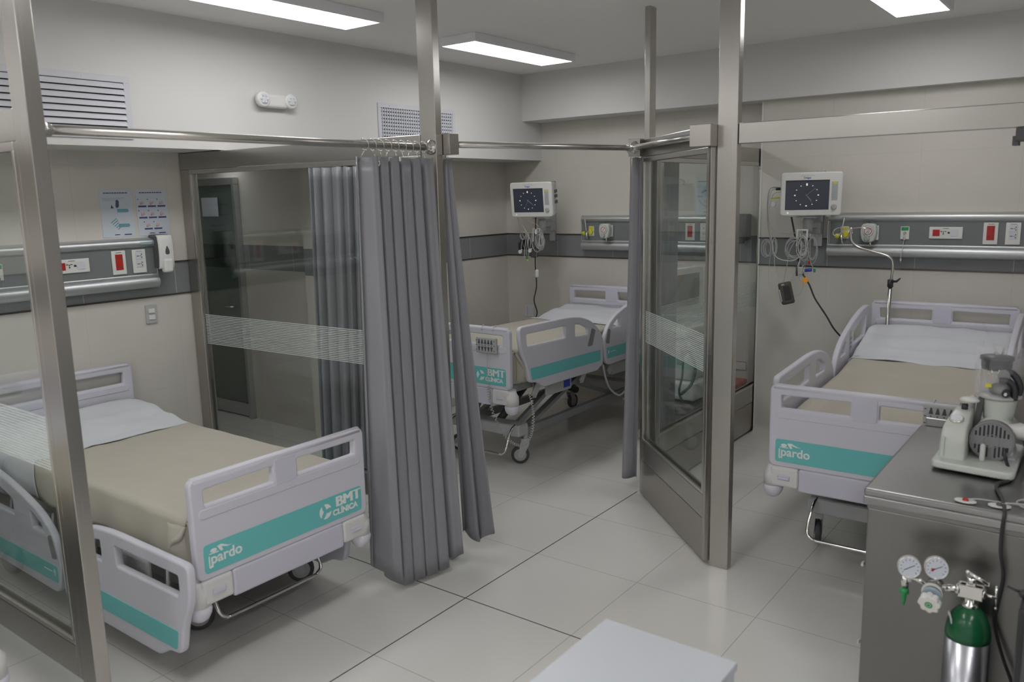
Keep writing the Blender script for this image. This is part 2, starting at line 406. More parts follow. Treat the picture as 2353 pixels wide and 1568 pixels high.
ceiling_light((-1.3,-2.7,2.3), 'added fill light in the alcove behind the glass partition', 'alcovefill')  # lamp added to brighten the otherwise unlit alcove

# ---------------------------------------------------------------- steel posts & partitions
def post(x0, y0, x1, y1, label):
    return tag(MB().box((x0,y0,0), (x1,y1,CZ), .002, 1).build('steel_post', M['steel']), label, 'post', 'floor to ceiling steel posts')
post(2.004,-3.317,2.105,-3.271, 'brushed steel post standing behind the open grey curtain')
post(3.245,-2.62,3.343,-2.572, 'thick brushed steel post at the free end of the angled glass screen')
post(2.018,-5.18,2.118,-5.13, 'blurred brushed steel post at the left edge in front of the bed')
tag(MB().box((2.50,-1.934,2.2), (2.535,-1.86,CZ), .002, 1).build('steel_post', M['steel']), 'short steel post rising from the partition top to the ceiling', 'post', 'floor to ceiling steel posts')

def partition(loc, rz, L, label, kick, edge0=.07, edge1=.03, zb=.245, zsplit=.245, ztop=2.2, beam=.1):
    """local x along the run, y through the thickness"""
    t = thing('glass_partition', label, 'glass partition', loc, rz)
    h = .024
    MB().box((0,-h,ztop-beam), (L,h,ztop), .003).build('header_beam', M['steelh'], t)
    MB().box((0,-h,zb if not kick else .02), (edge0,h,ztop-beam), .003).build('stile', M['steel'], t)
    MB().box((L-edge1,-h,zb if not kick else .02), (L,h,ztop-beam), .003).build('stile', M['steel'], t)
    MB().box((edge0,-h,zb), (L-edge1,h,.37), .003).build('bottom_rail', M['steelh'], t)
    if kick: MB().box((edge0,-h+.002,.02), (L-edge1,h-.002,zb-.003), .002).build('kick_panel', M['steeld'], t)
    a, b = edge0, L-edge1; g = MB()
    for s in (-1, 1):
        y0, y1 = sorted((s*h, s*.012))
        g.box((a,y0,.37), (b,y1,.388), .002).box((a,y0,ztop-beam-.028), (b,y1,ztop-beam), .002)
        g.box((a,y0,.388), (a+.016,y1,ztop-beam-.028), .002).box((b-.016,y0,.388), (b,y1,ztop-beam-.028), .002)
    g.build('glazing_bead', M['tube'], t)
    p = MB().box((a+.004,-.004,.375), (b-.004,.004,ztop-beam-.005)).build('glass_pane', M['glass'], t)
    st = MB(); n = 19
    for k in range(n):
        z = .998+.0103*k; st.box((a+.016,-.0065,z), (b-.016,-.0045,z+.0058))
    st.build('frosted_band', M['frost'], p)
    return t
P1 = partition((.006,-3.37,0), math.atan2(.072,2.0), 2.0, 'long glass partition with frosted stripes beside the nearest made bed', False, .09, .02)
P1b = partition((.006,-5.155,0), 0, 2.012, 'blurred glass partition at the left edge behind the leaning post', False, .09, .03)
P2b = partition((2.525,-.0,0), -PI/2, 1.86, 'narrow glass partition joined to the back wall', True, .06, .045)
dx, dy = 3.24-2.50, -2.615+1.915
W = partition((2.487,-1.905,0), math.atan2(dy,dx)-.0, math.hypot(dx,dy)+.01, 'angled glass screen with frosted stripes next to the thick steel post', True, .035, .03)
# brackets for the rails
def block(name, lo, hi, par): return MB().box(lo, hi, .002).build(name, M['steel'], par)
brk = tag(block('rail_bracket', (2.425,-1.99,2.105), (2.50,-1.905,2.205), None), 'square steel rail bracket on the short ceiling post', 'bracket', 'steel curtain rail brackets')
brk = tag(block('rail_bracket', (3.14,-2.70,2.10), (3.245,-2.60,2.2), None), 'square steel rail bracket on the thick steel post', 'bracket', 'steel curtain rail brackets')
brk = tag(block('rail_bracket', (2.06,-3.268,2.10), (2.15,-3.20,2.2), None), 'steel rail bracket behind the post with the open curtain', 'bracket', 'steel curtain rail brackets')
tag(MB().box((3.345,-2.615,2.107), (5.6,-2.575,2.2), .003).build('header_beam', M['steelh']), 'steel header beam running from the thick post to the right edge', 'beam')
tag(MB().box((5.6,-2.62,0), (5.7,-2.57,CZ), .002).build('steel_post', M['steel']), 'steel post beyond the right edge carrying the header beam', 'post', 'floor to ceiling steel posts')
tag(MB().box((4.45,-2.64,2.055), (4.56,-2.55,2.107), .004).box((4.44,-2.63,2.04), (4.46,-2.56,2.075)).build('sliding_door_track', M['dgrey']), 'small dark bracket under the header beam at the right edge', 'bracket')

def rod(a, b, label, r=.016, fl=(1,1)):
    a = Vector(a); b = Vector(b); d = (b-a).normalized()
    t = thing('curtain_rod', label, 'curtain rod', a); B = b-a
    MB().tube([(0,0,0), B*.5, B], r, 16).build('rail_tube', M['tube'], t)
    for e, s in ((Vector((0,0,0)), 1), (B, -1)):
        if (s == 1 and fl[0]) or (s == -1 and fl[1]):
            q = Vector((0,0,1)).rotation_difference(d*s).to_matrix().to_4x4(); q.translation = e
            MB().lathe([(.036,0),(.036,.005),(.028,.012),(.022,.02),(.021,.032),(.018,.034)], 20, q).build('flange', M['chrome'], t)
    return t
rod((2.07,-3.318,2.135), (2.07,-5.128,2.135), 'steel curtain rod across the opening of the nearest bed bay', fl=(1,1))
rod((2.105,-3.235,2.15), (2.425,-1.955,2.155), 'steel curtain rod spanning the middle bed bay', fl=(1,1))
rod((2.47,-1.99,2.155), (3.145,-2.655,2.15), 'short steel curtain rod along the angled glass screen', fl=(1,0))

# ---------------------------------------------------------------- curtains
def curtain(label, topA, topB, botA, botB, nf, at, ab, zt=2.085, hem=None, seed=1, rings=0, ringz=2.135, phase=0., cols=150, eyes=2, jitter=.35, rodx=None):
    rnd = random.Random(seed); t = thing('privacy_curtain', label, 'curtain', ((topA[0]+topB[0])/2, (topA[1]+topB[1])/2, 0))
    o = Vector(t.location); TA, TB, BA, BB = [Vector((p[0],p[1],0)) for p in (topA,topB,botA,botB)]
    dr = (TB-TA).normalized(); nr = Vector((-dr.y, dr.x, 0))
    js = [rnd.uniform(-1,1)*jitter for _ in range(nf+3)]; ja = [rnd.uniform(.65,1.25) for _ in range(nf+3)]
    def off(s):
        x = s*nf; i = int(x); f = x-i
        j = js[i]*(1-f)+js[i+1]*f; a = ja[i]*(1-f)+ja[i+1]*f
        w = math.sin(2*PI*x+phase+j*2.6)
        w = math.copysign(abs(w)**.8, w)
        return a*(w*.85+.22*math.sin(4*PI*x+j*5))
    P = []; rows = 26
    for r in range(rows+1):
        v = r/rows; e = v**1.15; row = []
        for c in range(cols+1):
            s = c/cols
            base = (TA.lerp(TB,s)).lerp(BA.lerp(BB,s), e)
            amp = at*(1-e)+ab*e
            zb = hem(s) if hem else .05
            lat = .38*amp*math.cos(2*PI*s*nf+phase)*math.sin(PI*s)
            p = base+nr*(off(s)*amp)+dr*lat
            p.z = zt*(1-v)+zb*v-(.006*abs(math.sin(PI*s*max(rings,1))) if v == 0 else 0)
            row.append(p-o)
        P.append(row)
    MB().grid(P, .0022).build('curtain_cloth', M['curtain'], t)
    hm = [[p+Vector((0,0,0)) for p in P[-1]]]
    if rings:
        rx = Vector((0,0,0)) if rodx is None else Vector((rodx[0],rodx[1],0))
        for k in range(rings):
            s = (k+.25)/rings; c = int(s*cols); p = P[0][c]
            base = TA.lerp(TB,s)-o; axis = dr
            m = MB().torus((base.x,base.y,ringz), (dr.x,dr.y,.25), .026, .0018, 18, 6)
            m.tube([(base.x,base.y,ringz-.026), ((base.x+p.x)/2,(base.y+p.y)/2,ringz-.05), (p.x,p.y,p.z-.02)], .0015, 6)
            m.build('curtain_ring', M['chrome'], t)
            if k < eyes:
                MB().torus((p.x,p.y,p.z-.03), (nr.x,nr.y,0), .011, .003, 16, 6).build('eyelet', M['chrome'], t)
    return t
curtain('open grey curtain gathered in wide folds in front of the steel post', (2.07,-3.765), (2.07,-3.335), (2.08,-3.79), (2.165,-3.35), 6, .046, .082,
        hem=lambda s: .03+.10*max(0,(.2-s))/.2+.05*max(0,s-.75)/.25*1.2, seed=5, rings=9, phase=.6)
curtain('narrow grey curtain end flaring out low behind the steel post', (2.075,-3.245), (2.10,-3.20), (2.10,-3.22), (2.245,-3.13), 2, .006, .03,
        hem=lambda s: .10+.03*math.cos(s*PI*2), seed=3, rings=2, ringz=2.15, eyes=0)
curtain('rolled grey curtain hanging down by the angled screen', (2.425,-1.975), (2.50,-1.965), (2.375,-1.99), (2.475,-1.985), 1, .03, .055,
        zt=2.10, hem=lambda s: .13, seed=8, rings=2, ringz=2.155, eyes=0, phase=2.2)
curtain('grey curtain hanging inside the middle bay behind the long partition', (.60,-2.86), (1.02,-2.74), (.66,-2.95), (1.0,-2.80), 6, .04, .05,
        zt=2.10, hem=lambda s: .1, seed=12, rings=8, ringz=2.14, eyes=0)
curtain('grey curtain seen through the angled glass screen', (2.37,-1.26), (2.42,-1.56), (2.37,-1.30), (2.42,-1.60), 3, .03, .035,
        zt=2.10, hem=lambda s: .3, seed=22, rings=4, ringz=2.14, eyes=0)
rod((.01,-3.0,2.14), (1.55,-2.62,2.14), 'curtain rod inside the middle bay behind the long partition', fl=(1,0))
rod((2.40,-1.75,2.14), (2.40,-1.0,2.14), 'short curtain rod behind the narrow glass partition', fl=(1,1))

# ---------------------------------------------------------------- wall fittings
def grille(x, y0, y1, z0, z1, n, vertical, label):
    t = thing('air_grille', label, 'air vent', (x,(y0+y1)/2,(z0+z1)/2)); h = (y1-y0)/2; v = (z1-z0)/2; b = .032
    f = MB(); f.box((0,-h,-v+b), (.008,-h+b,v-b), .001).box((0,h-b,-v+b), (.008,h,v-b), .001).box((0,-h,-v), (.008,h,-v+b), .002).box((0,-h,v-b), (.008,h,v), .002)
    f.build('grille_frame', M['grillew'], t)
    MB().box((-.0,-h+b,-v+b), (.001,h-b,v-b)).build('grille_backing', M['dark'], t)
    for k in range(n):
        m = MB()
        if vertical:
            c = -h+b+(k+.5)*(2*h-2*b)/n; m.box((.003,c-.0035,-v+b), (.009,c+.0035,v-b))
        else:
            c = -v+b+(k+.5)*(2*v-2*b)/n; w = (2*v-2*b)/n
            m.grid([[(.0015,-h+b,c+w*.40),(.0015,h-b,c+w*.40)],[(.014,-h+b,c-w*.44),(.014,h-b,c-w*.44)]], .0015, False)
        m.build('slat', M['grillew'], t)
    if vertical:
        for k in range(9):
            c = -v+b+(k+.5)*(2*v-2*b)/9; MB().box((.0015,-h+b,c-.010), (.004,h-b,c+.006)).build('cross_blade', M['grillew'], t)
    for y in (-h+.12, h-.25): MB().ball((.009,y,v-.016), .005, (.5,1,1)).build('screw', M['white'], t)
grille(.42, -4.62, -3.905, 2.245, 2.572, 8, False, 'white louvred air grille at upper left with wide horizontal slats')
grille(.42, -2.056, -1.21, 2.285, 2.575, 32, True, 'white air grille with fine vertical slats behind the curtain post')
t = thing('emergency_light', 'white twin head emergency light high on the left wall', 'emergency light', (.42,-2.965,2.512))
MB().box((0,-.085,-.042), (.05,.085,.042), .018, 3).build('lamp_body', M['white'], t)
for s in (-1,1):
    q = frame((.028,s*.105,.006), (0,1,0), (0,0,1), (1,0,0))
    hd = MB().lathe([(.03,-.02),(.046,0),(.048,.02),(.044,.03),(.036,.031)], 24, q).build('lamp_head', M['white'], t)
    l = MB().lathe([(.036,.026),(.03,.033),(.015,.037),(.001,.038)], 24, q)
    for k in range(6):
        a = k*PI/3; l.ball(tuple(q @ Vector((.022*math.cos(a),.022*math.sin(a),.034))), .008)
    l.build('lens', M['whitec'], hd)

def wallplate(name, label, cat, o, ux, w, h, parts):
    """plate on a wall: ux = direction to the right as seen, o = centre, facing n"""
    ux = Vector(ux); n = ux.cross(Vector((0,0,1))); t = thing(name, label, cat, o)
    F = frame((0,0,0), ux, (0,0,1), n)
    MB().box((-w/2,-h/2,0), (w/2,h/2,.008), .003, 2, F).build('wall_plate', M['lgrey'] if cat == 'light switch' else M['whitec'], t)
    for nm, lo, hi, mt in parts: MB().box(lo, hi, .002, 2, F).build(nm, M[mt], t)
    return t
LU = (0,1,0); BU = (1,0,0)   # rightwards on the left wall / on the back wall
wallplate('light_switch', 'grey light switch plate with two keys below the soap dispenser', 'light switch', (.001,-3.674,1.222), LU, .074, .118,
    [('switch_key',(-.02,.006,.006),(.02,.034,.013),'white'), ('switch_key',(-.02,-.034,.006),(.02,-.006,.013),'white')])
wallplate('blank_wall_plate', 'white wall plate behind the black power cord in the corner bay', 'wall plate', (.252,-.001,.80), BU, .105, .115,
    [('plate_slot',(-.024,-.04,.006),(-.018,.04,.0095),'lgrey')])
wallplate('blank_wall_plate', 'steel wall plate low behind the narrow glass partition', 'wall plate', (2.37,-.001,.485), BU, .09, .07, [('plate_slot',(-.045,.028,.006),(.045,.035,.0095),'chrome')])
wallplate('blank_wall_plate', 'white wall plate half hidden behind the side rail of the right bed', 'wall plate', (3.235,WS-.001,.80), BU, .105, .115,
    [('plate_slot',(-.024,-.04,.006),(-.018,.04,.0095),'lgrey')])
def dispenser(o, ux, label, face):
    ux = Vector(ux); n = ux.cross(Vector((0,0,1))); t = thing('soap_dispenser', label, 'soap dispenser', o); F = frame((0,0,0), ux, (0,0,1), n)
    MB().box((-.047,-.10,0), (.047,.105,.105), .012, 3, F).build('dispenser_back', M['dgrey'], t)
    c = MB(); prof = [(.0,-.10,.072),(.02,-.10,.09)]
    P = []
    for k in range(13):
        a = -PI/2+PI*k/12; z = .0+.10*math.sin(a); d = .103+.022*max(0,math.cos(a))**.6
        P.append([F @ Vector((x, z, d-(abs(x)/.048)**4*.012)) for x in (-.048,-.042,-.03,0,.03,.042,.048)])
    c.grid(P, .004); c.build('dispenser_cover', M[face], t)
    w = MB(); w.mesh(plate(rpoly([(0,.035,.01),(-.014,.0,.012),(-.012,-.02,.01),(.012,-.02,.01),(.014,0,.012)], .012), [], .003, .0008), F @ Matrix.Translation((0,.005,.1275))); w.build('level_window', M['dgrey'], t)
    MB().box((-.03,-.125,.09), (.03,-.04,.136), .014, 3, F).build('push_lever', M[face], t)
dispenser((.0,-3.60,1.605), LU, 'white soap dispenser with dark back beside the first headwall panel', 'white')
dispenser((2.38,-.0,1.605), BU, 'dark soap dispenser seen behind the narrow glass partition', 'dgrey')

def poster(o, ux, label, kind):
    ux = Vector(ux); n = ux.cross(Vector((0,0,1))); t = thing('hygiene_poster', label, 'poster', o, 0); F = frame((0,0,0), ux, (0,0,1), n)
    MB().box((-.10,-.14,0), (.10,.14,.0012), 0, 1, F).build('poster_sheet', M['paper'], t)
    z0 = .0012; z1 = .0017
    def bar(m, x0, y0, x1, y1): m.box((x0,y0,z0), (x1,y1,z1), 0, 1, F)
    tx = MB(); rnd = random.Random(len(label))
    x = -.075
    while x < .07:
        w = rnd.uniform(.008,.02); bar(tx, x, .116, min(x+w,.075), .122); x += w+.003
    for k in range(3):
        x = -.03+rnd.uniform(0,.01); bar(tx, x, -.128+k*.0, x+.025, -.124)
    bar(tx, .03,-.130,.075,-.123)
    if kind == 0:
        tt = MB(); tb = MB()
        for k in range(3): bar(tb, -.085,.088-.007*k,.05-.02*k,.0905-.007*k)
        for dx_, dz_ in ((.035,.015),(.035,-.072)):
            me = plate(rpoly([(-.035,-.01),(.028,-.01),(.036,0),(.028,.01),(-.035,.01)], .002), [], .0006, .0001); tt.mesh(me, F @ Matrix.Translation((dx_,dz_,z1)))
        me = plate([(.0,0),(.012,.01),(.014,.04),(.006,.05),(-.004,.045),(-.008,.01)], [], .0006, .0001); q = MB().mesh(me, F @ Matrix.Translation((.0,.03,z1))).mesh(plate([(0,0),(-.012,.02),(-.018,.0)],[], .0006,.0001), F @ Matrix.Translation((-.02,.03,z1)))
        q.build('poster_figure', M['ptext'], t)
        for k in range(5): tt.tube([F @ Vector((-.045+.01*k,-.055-.01*k,z1)), F @ Vector((-.01+.006*k,-.03-.012*k,z1))], .0022, 5)
        tb.build('poster_lines', M['pblue'], t); tt.build('poster_arrows', M['pteal'], t)
    elif kind == 1:
        pk = MB(); bl = MB()
        for r in range(3):
            for c in range(3 if r < 2 else 2):
                cx = -.062+c*.062+(0 if r < 2 else .028); cz = .058-r*.068
                for k in range(5):
                    a = k*1.3+r+c; pk.tube([F @ Vector((cx-.012,cz-.01,z1)), F @ Vector((cx+.016*math.cos(a)*.8,cz+.014*math.sin(a)*.6+.002,z1))], .0016, 5)
                bar(bl, cx-.026, cz-.026, cx+.026, cz-.016); bar(tx, cx-.028, cz+.018, cx-.022, cz+.024)
        pk.build('poster_hand_drawings', M['ppink'], t); bl.build('poster_captions', M['ptext'], t)
    else:
        tt = MB(); tb = MB()
        for k in range(3): bar(tb, -.085,.088-.007*k,.08-.03*k,.0905-.007*k)
        def arc(a0, a1, R, w, m):
            o_ = [(R*math.cos(a0+(a1-a0)*k/14), R*math.sin(a0+(a1-a0)*k/14)) for k in range(15)]; i_ = [((R-w)*math.cos(a0+(a1-a0)*k/14), (R-w)*math.sin(a0+(a1-a0)*k/14)) for k in range(15)][::-1]
            m.mesh(plate(o_+i_, [], .0006, .0001), F @ Matrix.Translation((0,-.01,z1)))
        arc(.7, 2.45, .065, .016, tt); arc(3.4, 4.6, .07, .008, tb); arc(-.9,.3,.05,.004,tb)
        for dx_, dz_ in ((.052,.012),(.048,-.078),(-.06,.0)): bar(tb, dx_-.026, dz_-.008, dx_+.026, dz_+.008)
        tt.build('poster_arrow', M['pteal'], t); tb.build('poster_lines', M['pblue'], t)
    tx.build('poster_text_lines', M['ptext'], t)
poster((.001,-3.82,1.845), LU, 'left of two hygiene posters above the first headwall panel, with teal arrows', 0)
poster((.001,-3.60,1.845), LU, 'hand washing poster with rows of pink hand drawings above the soap dispenser', 1)
poster((2.048,-.001,1.852), BU, 'hygiene poster with a curved teal arrow seen through the angled screen', 2)

# ---------------------------------------------------------------- headwall panels
def headwall(o, ux, L, label, item_x, gas=True):
    """o = left lower corner on the wall; local frame x right, y up, z out"""
    ux = Vector(ux); n = ux.cross(Vector((0,0,1))); t = thing('headwall_panel', label, 'medical headwall panel', o); F = frame((0,0,0), ux, (0,0,1), n)
    MB().box((0.004,.0,0), (L-.004,.29,.045), .003, 2, F).build('panel_body', M['alu'], t)
    MB().box((.012,.082,.045), (L-.012,.242,.050), .001, 1, F).build('face_plate', M['panel'], t)
    def extr(prof, nm, mt):
        P = [[F @ Vector((x, y, z)) for x in (0.0, L)] for y, z in prof]
        m = MB(); m.grid(P); vs = [F @ Vector((0,y,z)) for y,z in prof]; m.quad(vs); vs = [F @ Vector((L,y,z)) for y,z in prof]; m.quad(vs[::-1]); return m.build(nm, M[mt], t)
    top = [(.245,.0),(.245,.052)]+[(.245+.022*(1-math.cos(a))+.0, .052+.018*math.sin(a)) for a in [PI*k/10 for k in range(1,10)]]+[(.292,.05),(.30,.0)]
    extr(top, 'top_rail', 'alu')
    extr([(.062,.0),(.062,.056),(.068,.060),(.078,.060),(.082,.055),(.082,.0)], 'middle_rail', 'alu')
    low = [(.060,.0),(.060,.05)]+[(.030-.034*math.cos(a)*-1, .050+.030*math.sin(a)) for a in [PI*k/12 for k in range(1,12)]]+[(-.006,.045),(-.006,0)]
    extr(low, 'lower_rail', 'alu')
    for x in (0, L):
        MB().box((x-.004,-.008,0), (x+.004,.30,.058), .002, 2, F).build('end_cap', M['alu'], t)
    zf = .050
    def plate_(nm, cx, w, y0, y1, mt='white'): return MB().box((cx-w/2,y0,zf), (cx+w/2,y1,zf+.008), .003, 2, F).build(nm, M[mt], t)
    def slot(par, pts, nm='socket_holes', mt='black'):
        m = MB()
        for x, y, w, h in pts: m.box((x-w/2,y-h/2,zf+.0085), (x+w/2,y+h/2,zf+.0105), .0005, 1, F)
        m.build(nm, M[mt], par)
    def uni(cx, cy, s=1): return [(cx-.011*s,cy,.009*s,.004),(cx-.003*s,cy,.006*s,.003),(cx+.008*s,cy,.004,.004),(cx+.014*s,cy+.009*s,.004,.008*s),(cx+.014*s,cy-.009*s,.004,.008*s)]
    for kind, cx in item_x:
        if kind == 'double':                                             # upright plate, two universal sockets
            p = plate_('socket_plate', cx, .084, .092, .232); slot(p, [(cx,.198,.044,.046),(cx,.150,.044,.046)], 'socket_module', 'whitec')
            m = MB()
            for x, y, w, h in uni(cx,.172+.022)+uni(cx,.172-.026): m.box((x-w/2,y-h/2,zf+.0105), (x+w/2,y+h/2,zf+.012), 0, 1, F)
            m.build('socket_holes', M['black'], p); slot(p, [(cx,.222,.034,.003)], 'plate_print', 'grey')
        elif kind == 'red':
            p = plate_('socket_plate', cx, .084, .092, .232); slot(p, [(cx,.165,.044,.092)], 'red_socket_module', 'red')
            m = MB()
            for cy in (.190,.142):
                for x, y, w, h in uni(cx,cy,.9): m.box((x-w/2,y-h/2,zf+.0105), (x+w/2,y+h/2,zf+.0115), 0, 1, F)
            m.build('socket_holes', M['brown'], p); slot(p, [(cx,.222,.034,.003)], 'plate_print', 'grey')
        elif kind == 'wide':
            p = plate_('switch_plate', cx, .20, .125, .203); slot(p, [(cx-.057,.164,.042,.042)], 'red_socket_module', 'red'); slot(p, [(cx+.051,.164,.044,.042)], 'switch_keys', 'whitec')
            m = MB(); c2 = cx-.014
            for x, y, w, h in [(c2-.012,.174,.010,.004),(c2+.012,.174,.010,.004),(c2,.170,.004,.008),(c2,.158,.005,.010),(cx+.018,.164,.013,.008),(cx+.018,.169,.006,.005)]: m.box((x-w/2,y-h/2,zf+.0085), (x+w/2,y+h/2,zf+.0105), 0, 1, F)
            m.build('socket_holes', M['black'], p); slot(p, [(cx,.194,.036,.003)], 'plate_print', 'grey')
        elif kind in ('oxygen', 'vacuum', 'air'):
            p = plate_('gas_outlet', cx, .056, .118, .205)
            slot(p, [(cx,.190,.044,.022)], 'gas_label', {'oxygen':'green','vacuum':'white','air':'yellow'}[kind])
            q = frame(F @ Vector((cx,.160,zf+.008)), ux, (0,0,1), n)
            MB().lathe([(.010,0),(.010,.004),(.006,.006),(.006,.012),(.004,.013)], 16, q).build('gas_port', M['chrome'], p)
            if kind == 'oxygen':
                MB().box((cx-.008,.112,zf+.008), (cx+.008,.135,zf+.02), .003, 2, F).build('lock_clip', M['tube'], p)
                pts = [F @ Vector(v) for v in ((cx,.112,.07),(cx-.002,.06,.09),(cx-.006,.02,.10),(cx-.010,-.02,.09),(cx-.014,-.045,.06))]
                if gas:
                    MB().tube(pts, .0014, 6, smooth=4).box((cx-.014,-.028,.082), (cx-.006,-.010,.094), .001, 1, F).build('chain', M['white'], p)
    p = MB().box((L-.10,.262,.069), (L-.02,.276,.0705), 0, 1, F).build('panel_sticker', M['key'], t)
    return t, F
headwall((.0,-4.95,1.395), LU, 1.315, 'headwall panel on the left wall above the nearest bed', [('vacuum',.18),('oxygen',.42),('wide',.805),('red',1.08),('double',1.205)], False)
headwall((.885,.0,1.405), BU, 1.33, 'headwall panel in the corner bay between monitor and rolled curtain', [('air',.10),('vacuum',.29),('oxygen',.535),('wide',.80),('red',1.045),('double',1.175)])
headwall((3.085,WS,1.42), BU, 1.33, 'headwall panel on the back wall above the right bed', [('air',.115),('vacuum',.30),('oxygen',.51),('wide',.76),('red',1.02),('double',1.145)])

def suction_gauge(o, label, group=None):
    t = thing('suction_regulator', label, 'vacuum regulator', o)
    F = frame((0,0,0), (1,0,0), (0,0,1), (0,-1,0))
    MB().mesh(plate(rpoly([(-.038,.052,.02),(.038,.052,.02),(.045,.0,.02),(.032,-.06,.02),(-.032,-.06,.02),(-.045,.0,.02)], .02), [], .06, .008), F @ Matrix.Translation((0,0,.045))).build('regulator_body', M['offwhite'], t)
    MB().box((.01,-.055,0), (.055,.045,.02), .003, 2, F).build('mounting_plate', M['white'], t)
    q = F @ Matrix.Translation((0,.008,.075))
    d = MB().lathe([(.036,0),(.036,.004),(.034,.006)], 28, q).build('gauge_ring', M['lgrey'], t)
    MB().lathe([(.033,.0055),(.033,.0065)], 28, q).build('gauge_dial', M['white'], d)
    MB().torus(tuple(q @ Vector((0,0,.007))), (0,-1,0), .024, .002, 24, 6).build('red_scale', M['red'], d)
    MB().tube([q @ Vector((-.012,-.014,.008)), q @ Vector((.014,.016,.008))], .0012, 6).build('needle', M['black'], d)
    MB().lathe([(.018,0),(.018,.014),(.012,.018)], 20, F @ Matrix.Translation((-.004,-.044,.075))).build('adjusting_knob', M['lgrey'], t)
    MB().tube([F @ Vector((.012,-.055,.05)), F @ Vector((.012,-.085,.05)), F @ Vector((.012,-.10,.05))], [.009,.007,.005], 12).build('hose_nipple', M['chrome'], t)
    MB().ball(F @ Vector((0,.068,.05)), .006).build('top_button', M['dgrey'], t)
    return t
suction_gauge((1.155,-.055,1.575), 'white suction regulator with round dial in the corner bay')
suction_gauge((3.375,WS-.055,1.587), 'white suction regulator with round dial beside the drip pole')
def flowmeter(o, label, lean=.0):
    t = thing('air_flowmeter', label, 'flowmeter', o)
    MB().tube([(0,-.055,-.01), (lean*.5,-.06,.05), (lean,-.06,.105)], .009, 12).build('flow_tube', M['clear'], t)
    MB().tube([(0,-.055,-.01), (lean,-.06,.10)], .0035, 8).build('flow_scale', M['white'], t)
    MB().cyl((.0,-.03,-.015), (0,1,0), .012, .06, 16).build('inlet_stem', M['chrome'], t)
    MB().cyl((.02,-.012,-.015), (0,1,0), .020, .016, 18).build('locking_collar', M['yellow'], t)
    MB().lathe([(.013,-.014),(.016,-.008),(.016,.008),(.013,.014)], 14, frame((-.025,-.055,-.025), (0,0,1), (0,1,0), (1,0,0))).build('yellow_knob', M['yellow'], t)
    MB().tube([(0,-.055,-.01),(0.006,-.055,-.05),(.012,-.06,-.075)], [.008,.006,.004], 10).build('outlet_nozzle', M['chrome'], t)
    return t
flowmeter((.965,-.055,1.575), 'clear flowmeter with yellow knob in the corner bay', -.01)
flowmeter((3.19,WS-.055,1.585), 'clear flowmeter with yellow knob behind the drip pole hooks', .02)
t = thing('oxygen_connector', 'green oxygen connector dangling below the corner bay headwall panel', 'oxygen connector', (1.44,-.09,1.31))
MB().tube([(0,0,.19),(-.005,-.01,.10),(-.008,0,.03)], .0016, 6, smooth=4).build('chain', M['white'], t)
MB().cyl((-.035,-.01,-.01), (.8,0,.7), .014, .03, 14).build('green_knob', M['dgreen'], t)
MB().tube([(-.04,0,.035),(0,0,0),(.02,0,-.02)], .004, 8).tube([(.015,0,.035),(-.008,0,.015),(-.02,0,-.01)], .003, 8).build('wing_handle', M['chrome'], t)
t = thing('wall_hook', 'small wire wall hook seen through the angled screen', 'hook', (1.83,-.0,1.99))
MB().tube([(-.02,-.002,.0),(-.01,-.04,.005),(.03,-.06,.0),(.045,-.05,-.02),(.02,-.03,-.03)], .003, 8, smooth=5).tube([(0,-.002,0),(.02,-.03,-.015),(.03,-.03,-.045)], .003, 8, smooth=5).build('hook_wire', M['chrome'], t)
